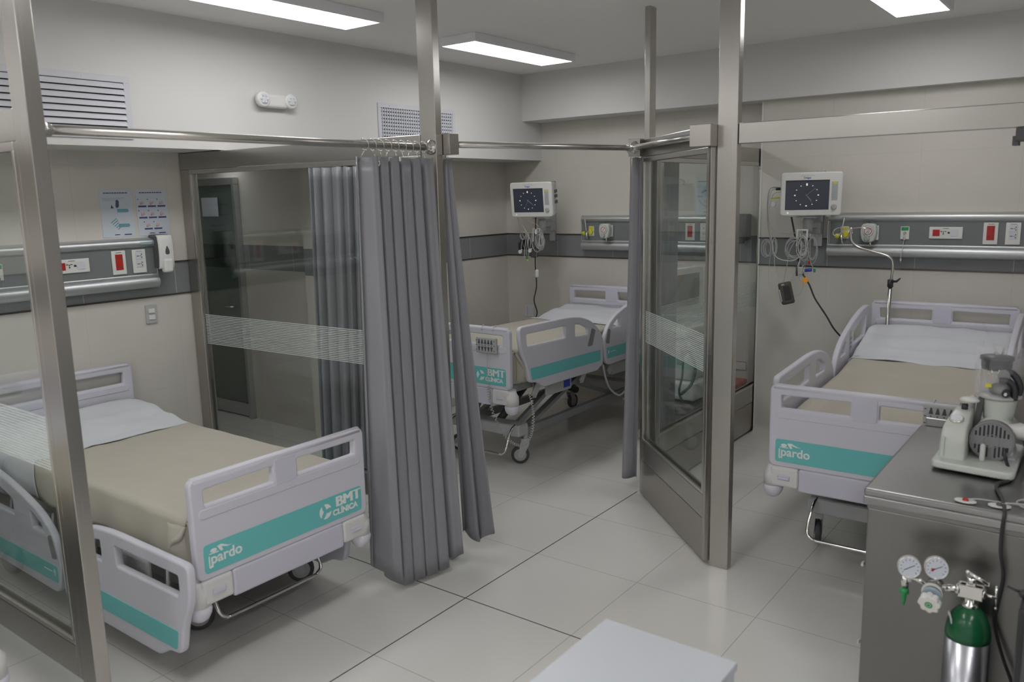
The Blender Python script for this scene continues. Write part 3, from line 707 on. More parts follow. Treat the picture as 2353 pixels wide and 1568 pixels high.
# mounting tracks
# ---------------------------------------------------------------- patient monitors
def monitor(o, rz, label, tilt, hands, plug=None):
    t = thing('patient_monitor', label, 'patient monitor', o, rz)
    Tm = Matrix.Rotation(tilt, 4, 'X')
    F = Tm @ frame((0,0,0), (1,0,0), (0,0,1), (0,-1,0))
    w, h = .202, .15
    b = MB()
    sec = []
    for z, k in ((-.13,.82),(-.115,.90),(-.03,.97),(.0,1.0),(.012,1.0),(.020,.985),(.022,.96)):
        o_ = rpoly([(-w*k,-h*k,.022),(w*k,-h*k,.022),(w*k,h*k,.022),(-w*k,h*k,.022)], .02, 4); sec.append([F @ Vector((x,y,z)) for x,y in o_])
    for s_ in sec: s_.append(s_[0])
    b.grid(sec); b.quad([v for v in sec[-1][:-1]]); b.quad([v for v in sec[0][:-1]][::-1])
    b.build('monitor_housing', M['offwhite'] if False else M['white'], t)
    zf = .0222
    s = MB().box((-.170,-.108,zf-.003), (.118,.098,zf+.0006), .0003, 1, F).build('screen', M['screen'], t)
    MB().box((-.170,.090,zf+.0007), (.118,.098,zf+.0011), 0, 1, F).build('screen_title_bar', M['black'], s)
    tk = MB(); c0 = (-.030,-.006); R0 = .074
    for k in range(12):
        a = k*PI/6; r = .0034 if k % 3 else .0048
        cx = c0[0]+R0*math.sin(a)*1.04; cz = c0[1]+R0*math.cos(a)
        if k == 0: tk.box((cx-.005,cz-.008,zf+.0007), (cx+.005,cz+.008,zf+.0012), 0, 1, F)
        else: tk.box((cx-r,cz-r*.8,zf+.0007), (cx+r,cz+r*.8,zf+.0012), 0, 1, F)
    tk.build('clock_marks', M['tick'], s)
    hd = MB()
    for ang, ln, wd in hands:
        e = (c0[0]+ln*math.sin(ang), c0[1]+ln*math.cos(ang)); st = (c0[0]-.008*math.sin(ang), c0[1]-.008*math.cos(ang))
        hd.tube([F @ Vector((*st,zf+.001)), F @ Vector((*e,zf+.001))], wd, 4)
    hd.build('clock_hands', M['key'], s)
    kp = MB().box((.132,-.045,zf-.002), (.172,.085,zf+.001), .001, 1, F).build('keypad', M['lgrey'], t)
    MB().box((.139,.066,zf+.001), (.165,.080,zf+.002), .0005, 1, F).build('alarm_key', M['yellow'], kp)
    for k in range(5): MB().box((.140,.046-.018*k,zf+.001), (.164,.055-.018*k,zf+.002), .0005, 1, F).build('pale_key', M['key'], kp)
    MB().lathe([(.018,0),(.018,.010),(.014,.014)], 22, F @ Matrix.Translation((.152,-.088,zf-.001))).build('rotary_knob', M['lgrey'], t)
    tm = text_mesh('Dräger', .017, .0003, .0004)
    MB().mesh(tm, F @ Matrix.Translation((-.052,.108,zf))).build('brand_lettering', M['blue'], t)
    MB().box((-.07,.124,zf-.0008), (.02,.1255,zf+.0002), 0, 1, F).box((-.07,.130,zf-.0008), (.02,.1315,zf+.0002), 0, 1, F).build('alarm_bar', M['lgrey'], t)
    MB().lathe([(.006,0),(.006,.002)], 14, F @ Matrix.Translation((-.15,-.128,zf-.0015))).build('power_led', M['tick'], t)
    for x in (-.13,.12): MB().box((x-.018,-.158,-.02), (x+.018,-.146,.012), .003, 2, F).build('foot', M['white'], t)
    # side modules
    sd = MB()
    for y in (.06,.02,-.03): sd.box((w*.955,y-.014,-.10), (w*.99,y+.014,-.05), .002, 1, F)
    sd.build('module_slots', M['dgrey'], t)
    sd = MB()
    for y in (.05,.0,-.05,-.09): sd.box((-w*.99,y-.012,-.09), (-w*.955,y+.012,-.05), .002, 1, F)
    sd.build('port_slots', M['dgrey'], t)
    return t, F
m2, F2 = monitor((.625,-.45,1.856), math.radians(9), 'patient monitor with clock screen in the corner bay', math.radians(6), [(math.radians(207),.068,.0008),(math.radians(128),.055,.0018),(math.radians(130),.072,.001)])
m3, F3 = monitor((3.02,-.46,1.858), math.radians(20), 'patient monitor with clock screen left of the right bed', math.radians(7), [(math.radians(50),.075,.0008),(math.radians(138),.05,.0016),(math.radians(145),.07,.001)])
def arm(o, wy, label, side):
    """wall track and swing arm; o = point under the monitor"""
    t = thing('monitor_mount', label, 'monitor wall mount', (o[0]+side*.12,wy,o[2]))
    MB().box((-.03,-.03,-.20), (.03,0,.34), .003).box((-.012,-.034,-.20), (-.004,-.029,.34)).build('wall_track', M['alu'], t)
    MB().box((-.035,-.10,-.11), (.035,-.03,-.02), .008).build('track_clamp', M['lgrey'], t)
    MB().beam((0,-.08,-.045), (-side*.12,o[1]-wy+.06,-.045), .05, .045, .01).build('swing_arm', M['lgrey'], t)
    MB().tube([(-side*.12,o[1]-wy+.05,-.10),(-side*.12,o[1]-wy+.05,-.01),(-side*.12,o[1]-wy+.05,.012)], [.034,.038,.03], 20).build('swivel_post', M['lgrey'], t)
    MB().box((-side*.12-.07,o[1]-wy+.0,.008), (-side*.12+.07,o[1]-wy+.11,.02), .003).build('support_plate', M['alu'], t)
    hk = MB(); x0 = -side*.12-.02; y0 = o[1]-wy-.01
    hk.beam((x0-.035,y0,-.07), (x0-.035,y0-.01,-.19), .012, .008, .002).beam((x0-.041,y0,-.075), (x0+.041,y0,-.075), .008, .012, .002).beam((x0+.035,y0,-.07), (x0+.035,y0-.01,-.17), .012, .008, .002).build('cable_hook', M['white'], t)
    return t
arm((.631,-.36,1.675), 0, 'swing arm mount carrying the monitor in the corner bay', -.7)
arm((2.975,-.40,1.68), WS, 'swing arm mount carrying the monitor left of the right bed', .27)

def cable(name, label, cat, pts, r, mat, extra=(), smooth=6, group=None):
    o = Vector(pts[0]); t = thing(name, label, cat, o, 0, group)
    MB().tube([Vector(p)-o for p in pts], r, 8, smooth=smooth).build('cord', M[mat], t)
    for nm, fn, mt in extra: fn(MB(), o).build(nm, M[mt], t)
    return t
cable('mains_cable', 'black power cord hanging from the monitor in the corner bay', 'power cord',
    [(.625,-.40,1.70),(.62,-.40,1.5),(.625,-.42,1.30),(.635,-.42,1.10),(.605,-.42,.97),(.622,-.40,.86),(.60,-.38,.75),(.60,-.2,.35),(.62,-.06,.25)], .0055, 'black')
cable('mains_cable', 'black power cord running from the right monitor down to the bed', 'power cord',
    [(2.86,-.38,1.71),(2.90,-.40,1.56),(2.935,-.42,1.40),(2.975,-.42,1.29),(3.02,-.42,1.22),(3.06,-.42,1.13),(3.10,-.42,1.07),(3.15,-.42,1.0),(3.20,-.42,.92),(3.235,-.35,.85),(3.235,WS-.02,.80)], .006, 'black')
def loops(m, c, rx, rz, n, r, rnd, tw=.25, o=Vector()):
    for k in range(n):
        a0 = rnd.uniform(0, 2*PI); ax = rnd.uniform(-tw, tw); cx = c[0]+rnd.uniform(-.012,.012); cz = c[2]+rnd.uniform(-.015,.015); f = rnd.uniform(.78,1.08)
        pts = []
        for j in range(21):
            a = a0+2*PI*j/20; x = rx*f*math.cos(a); z = rz*f*math.sin(a)
            pts.append(Vector((cx+x*math.cos(ax), c[1]+rnd.uniform(-.004,.004)+x*math.sin(ax)+.01*k/n, cz+z))-o)
        m.tube(pts, r, 6, False)
    return m
rnd = random.Random(4)
def bundle(label, o, sets, hang, mats=('cable','cablel')):
    t = thing('sensor_cables', label, 'sensor cables', o); ov = Vector(o)
    for i, (c, rx, rz, n, r) in enumerate(sets): loops(MB(), c, rx, rz, n, r, rnd, o=ov).build('cable_coil', M[mats[i % 2]], t)
    for i, (pts, r) in enumerate(hang): MB().tube([Vector(p)-ov for p in pts], r, 6, smooth=5).build('lead_wire', M[mats[i % 2]], t)
    return t
b3 = bundle('tangle of grey sensor cables hanging under the right monitor', (2.95,-.44,1.55),
    [((2.715,-.43,1.478),.034,.062,5,.0032), ((2.765,-.425,1.47),.018,.06,2,.0028), ((2.905,-.44,1.475),.060,.068,4,.0034), ((2.96,-.45,1.48),.035,.075,3,.003), ((3.03,-.44,1.47),.034,.085,4,.0024), ((2.99,-.44,1.44),.03,.05,2,.002)],
    [([(2.80,-.45,1.905),(2.735,-.47,1.90),(2.715,-.46,1.80),(2.715,-.45,1.66),(2.73,-.43,1.55),(2.735,-.43,1.52)],.0042),
     ([(2.80,-.45,1.895),(2.745,-.48,1.885),(2.725,-.47,1.75),(2.74,-.44,1.60),(2.74,-.43,1.53)],.0036),
     ([(2.80,-.44,1.875),(2.76,-.47,1.86),(2.735,-.47,1.77),(2.72,-.45,1.68),(2.76,-.44,1.60),(2.85,-.43,1.58),(2.96,-.43,1.59)],.0016),
     ([(2.745,-.43,1.53),(2.76,-.44,1.45),(2.80,-.44,1.40),(2.88,-.44,1.385),(2.93,-.44,1.40),(2.99,-.44,1.46),(2.98,-.44,1.56)],.0036),
     ([(2.74,-.43,1.45),(2.735,-.44,1.35),(2.73,-.44,1.24),(2.76,-.44,1.18),(2.80,-.45,1.16)],.0016),
     ([(2.765,-.43,1.44),(2.775,-.44,1.34),(2.79,-.44,1.27),(2.84,-.44,1.235),(2.90,-.44,1.24),(2.96,-.44,1.28)],.002),
     ([(2.93,-.44,1.55),(2.88,-.44,1.46),(2.865,-.44,1.36),(2.85,-.44,1.28),(2.848,-.45,1.235)],.003),
     ([(2.96,-.44,1.42),(2.93,-.44,1.32),(2.905,-.44,1.26),(2.89,-.45,1.235)],.0024),
     ([(3.0,-.44,1.50),(2.99,-.44,1.36),(2.985,-.44,1.24),(2.97,-.44,1.16),(2.91,-.45,1.12)],.0014),
     ([(2.98,-.44,1.36),(2.955,-.44,1.28),(2.97,-.44,1.245),(3.005,-.44,1.245)],.003),
     ([(3.02,-.44,1.58),(3.025,-.44,1.45),(3.03,-.44,1.38),(3.055,-.44,1.335)],.0024),
     ([(2.95,-.44,1.58),(2.96,-.44,1.45),(2.945,-.44,1.33)],.0034), ([(3.03,-.44,1.56),(3.075,-.44,1.48),(3.06,-.44,1.38)],.002)])
ov = Vector((2.95,-.44,1.55))
def bp(nm, m, mt, par=b3): return m.build(nm, M[mt], par)
bp('cable_plug', MB().beam(Vector((2.775,-.47,1.895))-ov, Vector((2.82,-.45,1.895))-ov, .02, .016, .004), 'black')
bp('yellow_plug', MB().beam(Vector((2.735,-.47,1.83))-ov, Vector((2.80,-.45,1.835))-ov, .012, .010, .003), 'yellow')
bp('white_plug', MB().cyl(Vector((2.765,-.48,1.79))-ov, (0,1,0), .017, .014, 16), 'whitec')
bp('blue_connector', MB().cyl(Vector((3.02,-.45,1.325))-ov, (1,0,.1), .012, .045, 14), 'blue')
bp('green_clip', MB().box(Vector((3.052,-.45,1.31))-ov, Vector((3.068,-.44,1.335))-ov, .003), 'green')
bp('red_clip', MB().box(Vector((3.015,-.45,1.365))-ov, Vector((3.028,-.44,1.39))-ov, .003), 'red')
bp('grey_connector', MB().box(Vector((2.945,-.455,1.29))-ov, Vector((2.98,-.435,1.345))-ov, .006), 'lgrey')
bp('dark_connector', MB().tube([Vector((2.935,-.45,1.35))-ov, Vector((2.94,-.45,1.28))-ov], [.005,.008], 10), 'dgrey')
bp('orange_cap', MB().cyl(Vector((3.008,-.47,1.255))-ov, (.1,-1,.1), .020, .02, 20), 'orange')
# cuff pouch
t = thing('pressure_cuff', 'brown folded pressure cuff hanging from the grey cables', 'blood pressure cuff', (2.875,-.47,1.16))
Fq = Matrix.Rotation(math.radians(-14), 4, 'Y') @ Matrix.Rotation(math.radians(35), 4, 'Z')
MB().box((-.045,-.022,-.085), (.045,.022,.075), .014, 3, Fq).build('cuff_roll', M['brown'], t)
MB().box((-.02,-.026,-.055), (.022,-.021,.05), .003, 2, Fq).build('cuff_window', M['black'], t)
MB().box((-.052,-.018,-.06), (-.043,.01,.03), .002, 1, Fq).box((-.03,-.024,.055), (-.01,-.02,.065), 0, 1, Fq).build('cuff_label', M['lgrey'], t)

b2 = bundle('grey sensor cables coiled under the corner bay monitor', (.58,-.44,1.55),
    [((.685,-.44,1.50),.040,.075,5,.0036), ((.70,-.44,1.49),.028,.06,3,.003), ((.535,-.46,1.555),.026,.032,2,.0034)],
    [([(.42,-.40,1.93),(.395,-.42,1.88),(.405,-.42,1.80),(.44,-.42,1.70),(.47,-.42,1.58),(.50,-.43,1.47),(.52,-.44,1.44)],.002),
     ([(.42,-.40,1.86),(.40,-.42,1.80),(.45,-.42,1.69),(.52,-.42,1.60),(.55,-.43,1.54)],.002),
     ([(.50,-.42,1.69),(.60,-.45,1.665),(.69,-.46,1.63),(.735,-.45,1.56),(.74,-.44,1.48)],.0022),
     ([(.56,-.44,1.57),(.55,-.45,1.50),(.535,-.45,1.42),(.53,-.45,1.33)],.0034),
     ([(.57,-.44,1.57),(.565,-.45,1.48),(.555,-.45,1.40),(.56,-.45,1.34)],.0034),
     ([(.58,-.44,1.57),(.575,-.45,1.48),(.58,-.45,1.40),(.57,-.45,1.35)],.003),
     ([(.56,-.44,1.56),(.51,-.45,1.50),(.495,-.45,1.41)],.003), ([(.57,-.44,1.55),(.60,-.45,1.49),(.59,-.45,1.42)],.003),
     ([(.60,-.44,1.57),(.62,-.45,1.45),(.67,-.45,1.40),(.72,-.45,1.44)],.0036),
     ([(.66,-.44,1.42),(.655,-.44,1.32),(.658,-.44,1.24)],.0014)])
ov = Vector((.58,-.44,1.55))
for p_ in ((.492,-.46,1.40),(.60,-.46,1.412)): bp('white_electrode_clip', MB().cyl(Vector(p_)-ov, (0,-1,.1), .017, .012, 18).beam(Vector(p_)-ov, Vector(p_)+Vector((.02,0,.02))-ov, .012,.01,.003), 'white', b2)
bp('green_clip', MB().box(Vector((.553,-.455,1.335))-ov, Vector((.566,-.445,1.37))-ov, .003), 'green', b2)
bp('yellow_clip', MB().box(Vector((.556,-.455,1.315))-ov, Vector((.568,-.445,1.335))-ov, .003), 'yellow', b2)
bp('finger_sensor', MB().box(Vector((.645,-.455,1.175))-ov, Vector((.672,-.43,1.245))-ov, .008, 3), 'white', b2)
bp('cable_bracket', MB().box(Vector((.655,-.46,1.555))-ov, Vector((.67,-.44,1.60))-ov, .004), 'white', b2)
t = thing('pressure_cuff', 'black pressure cuff behind the coiled cables in the corner bay', 'blood pressure cuff', (.52,-.40,1.46))
MB().box((-.06,-.02,-.045), (.05,.02,.05), .015, 3).build('cuff_roll', M['black'], t)
MB().box((-.085,-.012,-.05), (-.055,.01,.02), .006, 2).build('cuff_flap', M['black'], t)
t = thing('power_adapter', 'dark power adapter on the black cord in the corner bay', 'power adapter', (.625,-.43,1.385))
MB().box((-.032,-.02,-.035), (.032,.02,.045), .012, 3).build('adapter_body', M['brown'], t)

# ---------------------------------------------------------------- hospital beds
def foot_rail_outline():
    # (distance from head u, height relative to footboard top)
    top = [(1.985,0.0,.03),(1.70,.002,.05),(1.42,.004,.2),(1.25,-.012,.1),(1.12,-.052,.08),(1.02,-.115,.06),(.965,-.175,.05),(.945,-.23,.04),(.95,-.40,.03),(.99,-.41,.02),(1.02,-.43,.02),(1.72,-.43,.02),(1.80,-.385,.02),(1.885,-.375,.03),(1.915,-.25,.05),(1.975,-.14,.1)]
    out = rpoly(top, .03, 5)
    w1 = rpoly([(1.925,-.040),(1.44,-.038),(1.445,-.142),(1.91,-.142),(1.925,-.11)], .018, 4)
    w2 = rpoly([(1.335,-.040,.012),(1.24,-.052,.03),(1.135,-.098,.02),(1.145,-.155,.012),(1.335,-.150,.015)], .02, 4)
    teal = rpoly([(1.885,-.285),(.985,-.285),(.985,-.368),(1.865,-.368)], .012, 4)
    return out, [w1, w2], teal
def head_rail_outline():
    out = rpoly([(.925,-.29,.05),(.905,-.19,.06),(.85,-.115,.08),(.76,-.055,.1),(.62,-.008,.1),(.45,.035,.1),(.30,.062,.08),(.14,.072,.04),(.085,.06,.02),(.105,-.12,.05),(.15,-.40,.03),(.88,-.415,.05)], .05, 5)
    w1 = rpoly([(.81,-.15,.012),(.79,-.105,.02),(.70,-.055,.02),(.665,-.06,.012),(.675,-.15,.012)], .015, 4)
    w2 = rpoly([(.50,-.035,.02),(.50,-.13,.012),(.17,-.13,.012),(.15,.025,.02),(.32,.012,.05)], .02, 4)
    teal = rpoly([(.895,-.285),(.19,-.285),(.20,-.368),(.885,-.368)], .012, 4)
    return out, [w1, w2], teal
def bed(loc, rz, L, hf, hh, label, rails, bmt=True, pardo=True, mtop=(0,0), bedno=0, logo_on='foot', wheelsw=(0,0,0,0), bd_=0., bdy=0.):
    t = thing('hospital_bed', label, 'hospital bed', (loc[0],loc[1],0), rz, None)
    def zs(u): return (hf-.95)*(u/L)+(hh-1.04)*(1-u/L)
    def up(co): return Vector((co.x, co.y, co.z+zs(min(max(co.x,0),L))))
    def board(u, T, nm, facing, decor):
        """T = reference top height; facing = +1 outer face towards +u"""
        o_ = rpoly([(-.434,T-.405),(.434,T-.405),(.436,T-.006),(-.436,T-.006)], .028, 5)
        Hs = [rpoly([(s*.395,T-.040),(s*.055,T-.036),(s*.055,T-.122),(s*.392,T-.122)], .016, 4) for s in (-1,1)]
        F = frame((u,0,0), (0,facing,0), (0,0,1), (facing,0,0))
        bd = MB().mesh(plate(o_, Hs, .036, .008), F)
        bd.tube([F @ Vector((-.425,T-.012,0)), F @ Vector((.425,T-.012,0))], .019, 14)
        b_ = bd.build(nm, M['board'], t, up)
        MB().mesh(plate(rpoly([(-.052,T-.128),(.052,T-.128),(.052,T-.02),(-.052,T-.02)], .008, 3), [], .044, .003), F).build('centre_post', M['board2'], b_, up)
        bw = MB().mesh(plate(rpoly([(-.41,T-.16),(.41,T-.16),(.41,T-.128),(-.41,T-.128)], .012, 3), [], .042, .004), F).build('upper_band', M['board'], b_, up)
        if decor:
            MB().mesh(plate(rpoly([(-.408,T-.385),(.408,T-.385),(.408,T-.270),(-.408,T-.270)], .014, 4), [], .003, .0008), F @ Matrix.Translation((0,0,.0185))).build('teal_band', M['teal'], b_, up)
        return b_, F
    fb, F = board(L, .95, 'footboard', 1, True)
    T = .95
    lz = .0205
    if pardo:
        lm = MB().mesh(text_mesh('pardo', .060, .0004, .0012), F @ Matrix.Translation((-.382,T-.352,lz)))
        lm.box((-.391,T-.366,lz), (-.385,T-.318,lz+.0006), 0, 1, F).tube([F @ Vector(p) for p in ((-.391,T-.364,lz),(-.384,T-.368,lz),(-.379,T-.358,lz))], .002, 5)
        lm.mesh(plate([(.014*math.cos(k*PI/8), .008*math.sin(k*PI/8)) for k in range(16)], [], .0008, .0002), F @ Matrix.Translation((-.366,T-.299,lz)))
        sw = [(-.385,-.308),(-.345,-.308),(-.345,-.312),(-.385,-.312)]; lm.mesh(plate([(a,T+b) for a,b in sw], [], .0008, .0002), F @ Matrix.Translation((0,0,lz)))
        sw = [(-.35,-.288),(-.33,-.285),(-.300,-.300),(-.285,-.302),(-.305,-.303),(-.330,-.295),(-.325,-.312),(-.335,-.312)]; lm.mesh(plate([(a,T+b) for a,b in sw], [], .0008, .0002), F @ Matrix.Translation((0,0,lz)))
        lm.build('maker_logo', M['logow'], fb, up)
    if bmt:
        lb = MB()
        for q_, dxx in enumerate((-.0036,-.0012,.0012,.0036)): lb.mesh(text_mesh('BMT', .068, .0004, 0), F @ Matrix.Translation((.255+dxx,T-.325,lz+.0004*q_)) @ Matrix.Scale(1.12,4,(1,0,0)))
        lb.mesh(text_mesh('CLÍNICA', .036, .0004, .0016), F @ Matrix.Translation((.236,T-.362,lz)) @ Matrix.Scale(1.06,4,(1,0,0)))
        c = (.195,T-.328)
        for a0, a1 in ((.35,1.75),(2.2,3.9),(4.35,6.1)):
            n_ = 10; o2 = [(c[0]+.034*math.cos(a0+(a1-a0)*k/n_), c[1]+.034*math.sin(a0+(a1-a0)*k/n_)) for k in range(n_+1)]
            i2 = [(c[0]+(.034-.022*math.sin(PI*k/n_)*1.0-.001)*math.cos(a0+(a1-a0)*k/n_), c[1]+(.034-.022*math.sin(PI*k/n_)-.001)*math.sin(a0+(a1-a0)*k/n_)) for k in range(n_+1)][::-1]
            lb.mesh(plate(o2+i2, [], .0008, .0001), F @ Matrix.Translation((0,0,lz)))
        lb.build('clinic_logo', M['logow'], fb, up)
    # lower foot unit and bumpers
    lu = MB().box((L-.035,-.29,T-.528), (L+.022,.29,T-.412), .010, 3).build('foot_unit', M['board2'], t, up)
    for s in (-1,1):
        y0, y1 = sorted((s*.29, s*.43)); cu = MB().box((L-.075,y0,T-.515), (L+.026,y1,T-.412), .014, 3)
        cu.tube([(L-.02,s*.425,T-.418),(L-.02,s*.425,T-.44),(L-.02,s*.425,T-.455),(L-.02,s*.425,T-.525)], [.03,.036,.047,.047], 20)
        c_ = cu.build('corner_cover', M['cornerp'], t, up)
        MB().box((L+.022,s*.36-.03,T-.478), (L+.032,s*.36+.03,T-.452), .008, 3).box((L+.024,s*.36-.027,T-.474), (L+.036,s*.36+.027,T-.464), .004, 2).build('release_catch', M['board2'], c_, up)
        q = Matrix.Translation((L-.02,s*.425,T-.575))
        MB().lathe([(.001,-.010),(.020,-.008),(.036,.004),(.046,.024),(.050,.042),(.047,.056),(.044,.060)], 24, q).build('bumper', M['bumper'], c_, up)
    hb, Fh = board(.0, 1.04, 'headboard', -1, True)
    MB().box((-.03,-.40,.47), (.05,.40,.56), .01).build('head_unit', M['board2'], t, up)
    for s in (-1,1):
        q = Matrix.Translation((.0,s*.40,.44)); MB().lathe([(.001,-.010),(.036,.004),(.047,.03),(.044,.09)], 20, q).build('bumper', M['bumper'], t, up)
    # upper frame, deck
    f = MB()
    for s in (-1,1): f.beam((.05,s*.385,T-.415), (L-.05,s*.385,T-.415), .035, .055, .004)
    for u in (.1,.7,1.2,1.7,L-.08): f.beam((u,-.385,T-.415), (u,.385,T-.415), .05, .035, .004)
    f.build('bed_frame', M['framegrey'], t, up)
    MB().box((.06,-.40,T-.385), (L-.06,.40,T-.372), .004).build('deck', M['framedk'], t, up)
    # base
    b = MB()
    def sh(co): return Vector((co.x+bd_, co.y+bdy, co.z))
    for s in (-1,1): b.beam((.22,s*.27,.235), (1.80,s*.27,.235), .045, .055, .004)
    b.build('base_frame', M['framegrey'], t, sh)
    for u in (.22, 1.80):
        m = MB().box((u-.06,-.315,.22), (u+.06,.315,.305), .015, 3)
        m.build('base_cover', M['framelt'], t, sh)
    sc = MB()
    zt0 = T-.44+zs(.5); zt1 = T-.44+zs(1.55)
    for s in (-1,1):
        sc.beam((.45,s*.22,.26), (1.35,s*.22,zt1), .05, .03, .004); sc.beam((1.60,s*.24,.26), (.75,s*.24,zt0), .05, .03, .004)
        sc.beam((1.70,s*.20,.27), (1.30,s*.33,zt1-.01), .04, .03, .004)
    sc.build('lifting_arms', M['framegrey'], t)
    ac = MB().tube([(.6,0,.28),(1.2,0,zt1-.03)], .03, 14).tube([(1.7,.05,.28),(1.25,.05,zt1-.03)], .028, 14).box((1.15,-.12,zt1-.10), (1.45,.12,zt1-.02), .01); ac.build('actuator', M['framedk'], t)
    for i, (u, s) in enumerate(((.30,-1),(.30,1),(1.74,-1),(1.74,1))):
        a = wheelsw[i]; y = s*.285
        c = bpy.data.objects.new('caster', None); COL.objects.link(c); c.parent = t; c.location = (u+bd_,y+bdy,0); c.rotation_euler = (0,0,a)
        wh = MB().cyl((-.04,0,.065), (0,1,0), .045, .030, 24).build('wheel_hub', M['wheelc'], c)
        P = []
        for k in range(33):
            ang = 2*PI*k/32; P.append([(-.04+r_*math.cos(ang), y_, .065+r_*math.sin(ang)) for r_, y_ in ((.044,-.015),(.060,-.016),(.065,-.008),(.065,.008),(.060,.016),(.044,.015))])
        MB().grid(P).build('tyre', M['rubber'], c)
        fk = MB()
        for sy in (-1,1): fk.mesh(plate(rpoly([(-.06,.05),(-.025,.04),(.028,.15),(.02,.19),(-.03,.17)], .02, 4), [], .005, .001), frame((0,sy*.021,0), (1,0,0), (0,0,1), (0,-1,0)))
        fk.box((-.035,-.023,.155), (.025,.023,.185), .006).tube([(0,0,.17),(0,0,.235)], .018, 14)
        fk.build('caster_fork', M['framelt'], c)
    # chrome foot bar
    MB().tube([(1.84,-.27,.30),(1.90,-.275,.27),(1.965,-.28,.16),(1.975,-.25,.125),(1.975,-.20,.12),(1.975,.20,.12),(1.975,.25,.125),(1.965,.28,.16),(1.90,.275,.27),(1.84,.27,.30)], .009, 12, smooth=5).build('brake_bar', M['chrome'], t, sh)
    # side rails
    for key, st in rails.items():
        part, s = key[:4], (1 if key[4] == '+' else -1)
        o_, H, tl = foot_rail_outline() if part == 'foot' else head_rail_outline()
        F_ = frame((0,s*.458,T), (1,0,0), (0,0,1), (0,-1,0))
        if st == 'down': F_ = Matrix.Translation((.115,-.045,-.30) if s < 0 else (-.04,.0,-.33)) @ F_
        pst = up
        rl = MB().mesh(plate(o_, H, .034, .009), F_).build('side_rail', M['board'], t, pst)
        outer = -s*.0175
        MB().mesh(plate(tl, [], .003, .0008), F_ @ Matrix.Translation((0,0,outer))).build('teal_band', M['teal'], rl, pst)
        # low extension plate and keypads
        if part == 'foot':
            kp = plate(rpoly([(1.105,-.105),(1.055,-.125),(1.10,-.235),(1.165,-.235)], .012, 3), [], .004, .001)
            MB().mesh(kp, F_ @ Matrix.Translation((0,0,outer))).build('rail_keypad', M['grey'], rl, pst)
        else:
            kp = plate(rpoly([(.905,-.245),(.855,-.255),(.835,-.15),(.87,-.135)], .012, 3), [], .004, .001)
            MB().mesh(kp, F_ @ Matrix.Translation((0,0,outer))).build('rail_keypad', M['grey'], rl, pst)
            kp = MB().mesh(plate(rpoly([(.545,-.235),(.60,-.235),(.60,-.02),(.56,-.01)], .016, 3), [], .004, .001), F_ @ Matrix.Translation((0,0,-outer)))
            k2 = kp.build('rail_keypad', M['lgrey'], rl, pst)
            bt = MB()
            for j in range(3):
                for i_ in range(3): bt.box((.553+.015*i_,-.075-.028*j,-outer-s*-.002), (.561+.015*i_,-.060-.028*j,-outer+s*.0032), 0, 1, F_)
            bt.tube([F_ @ Vector((.56,-.165,-outer+s*.003)), F_ @ Vector((.575,-.185,-outer+s*.003)), F_ @ Vector((.59,-.155,-outer+s*.003))], .002, 5)
            bt.build('keypad_keys', M['grey'], rl, pst)
            dl = MB()
            dl.box((.84,-.322,outer-s*.0015), (.76,-.318,outer-s*.0025), 0, 1, F_)
            dl.box((.868,-.335,outer-s*.0015), (.862,-.305,outer-s*.0025), 0, 1, F_).box((.875,-.323,outer-s*.0015), (.855,-.317,outer-s*.0025), 0, 1, F_)
            dl.build('rail_mark', M['logow'], rl, pst)
        m = MB()
        for u in ((1.75,1.15) if part == 'foot' else (.75,.3)):
            zr = -.36 if st == 'up' else -.40
            m.beam((u,s*.40,T-.43), (u+.05,s*.435,T-.50), .012, .05, .004).beam((u+.05,s*.435,T-.50), (u-.02,s*.44,T-.40 if st == 'up' else T-.62), .012, .05, .004)
        m.box((1.30 if part == 'foot' else .42, s*.41-.012, T-.535), (1.62 if part == 'foot' else .72, s*.41+.012, T-.435), .012)
        m.build('rail_linkage', M['lgrey'], rl, pst)
        if part == 'foot':
            MB().box((1.33,s*.425-.002,T-.51), (1.41,s*.425+.002,T-.445), .008).build('blue_label', M['blue'], rl, pst)
    # mattress: top surface profile
    prof = [(.03,.055),(.10,.062),(.28,.045),(.45,.020),(.58,.0),(.9,0),(1.3,0),(1.7,0),(1.95,-.004),(2.0,-.012)]
    a_, k_ = mtop
    def topz(u):
        for (u0,z0),(u1,z1) in zip(prof, prof[1:]):
            if u0 <= u <= u1: r = (u-u0)/(u1-u0); r = r*r*(3-2*r); z = z0+(z1-z0)*r; break
        else: z = prof[0][1] if u < prof[0][0] else prof[-1][1]
        return T-.185+a_+z+k_*max(0,(.95-u))/.95
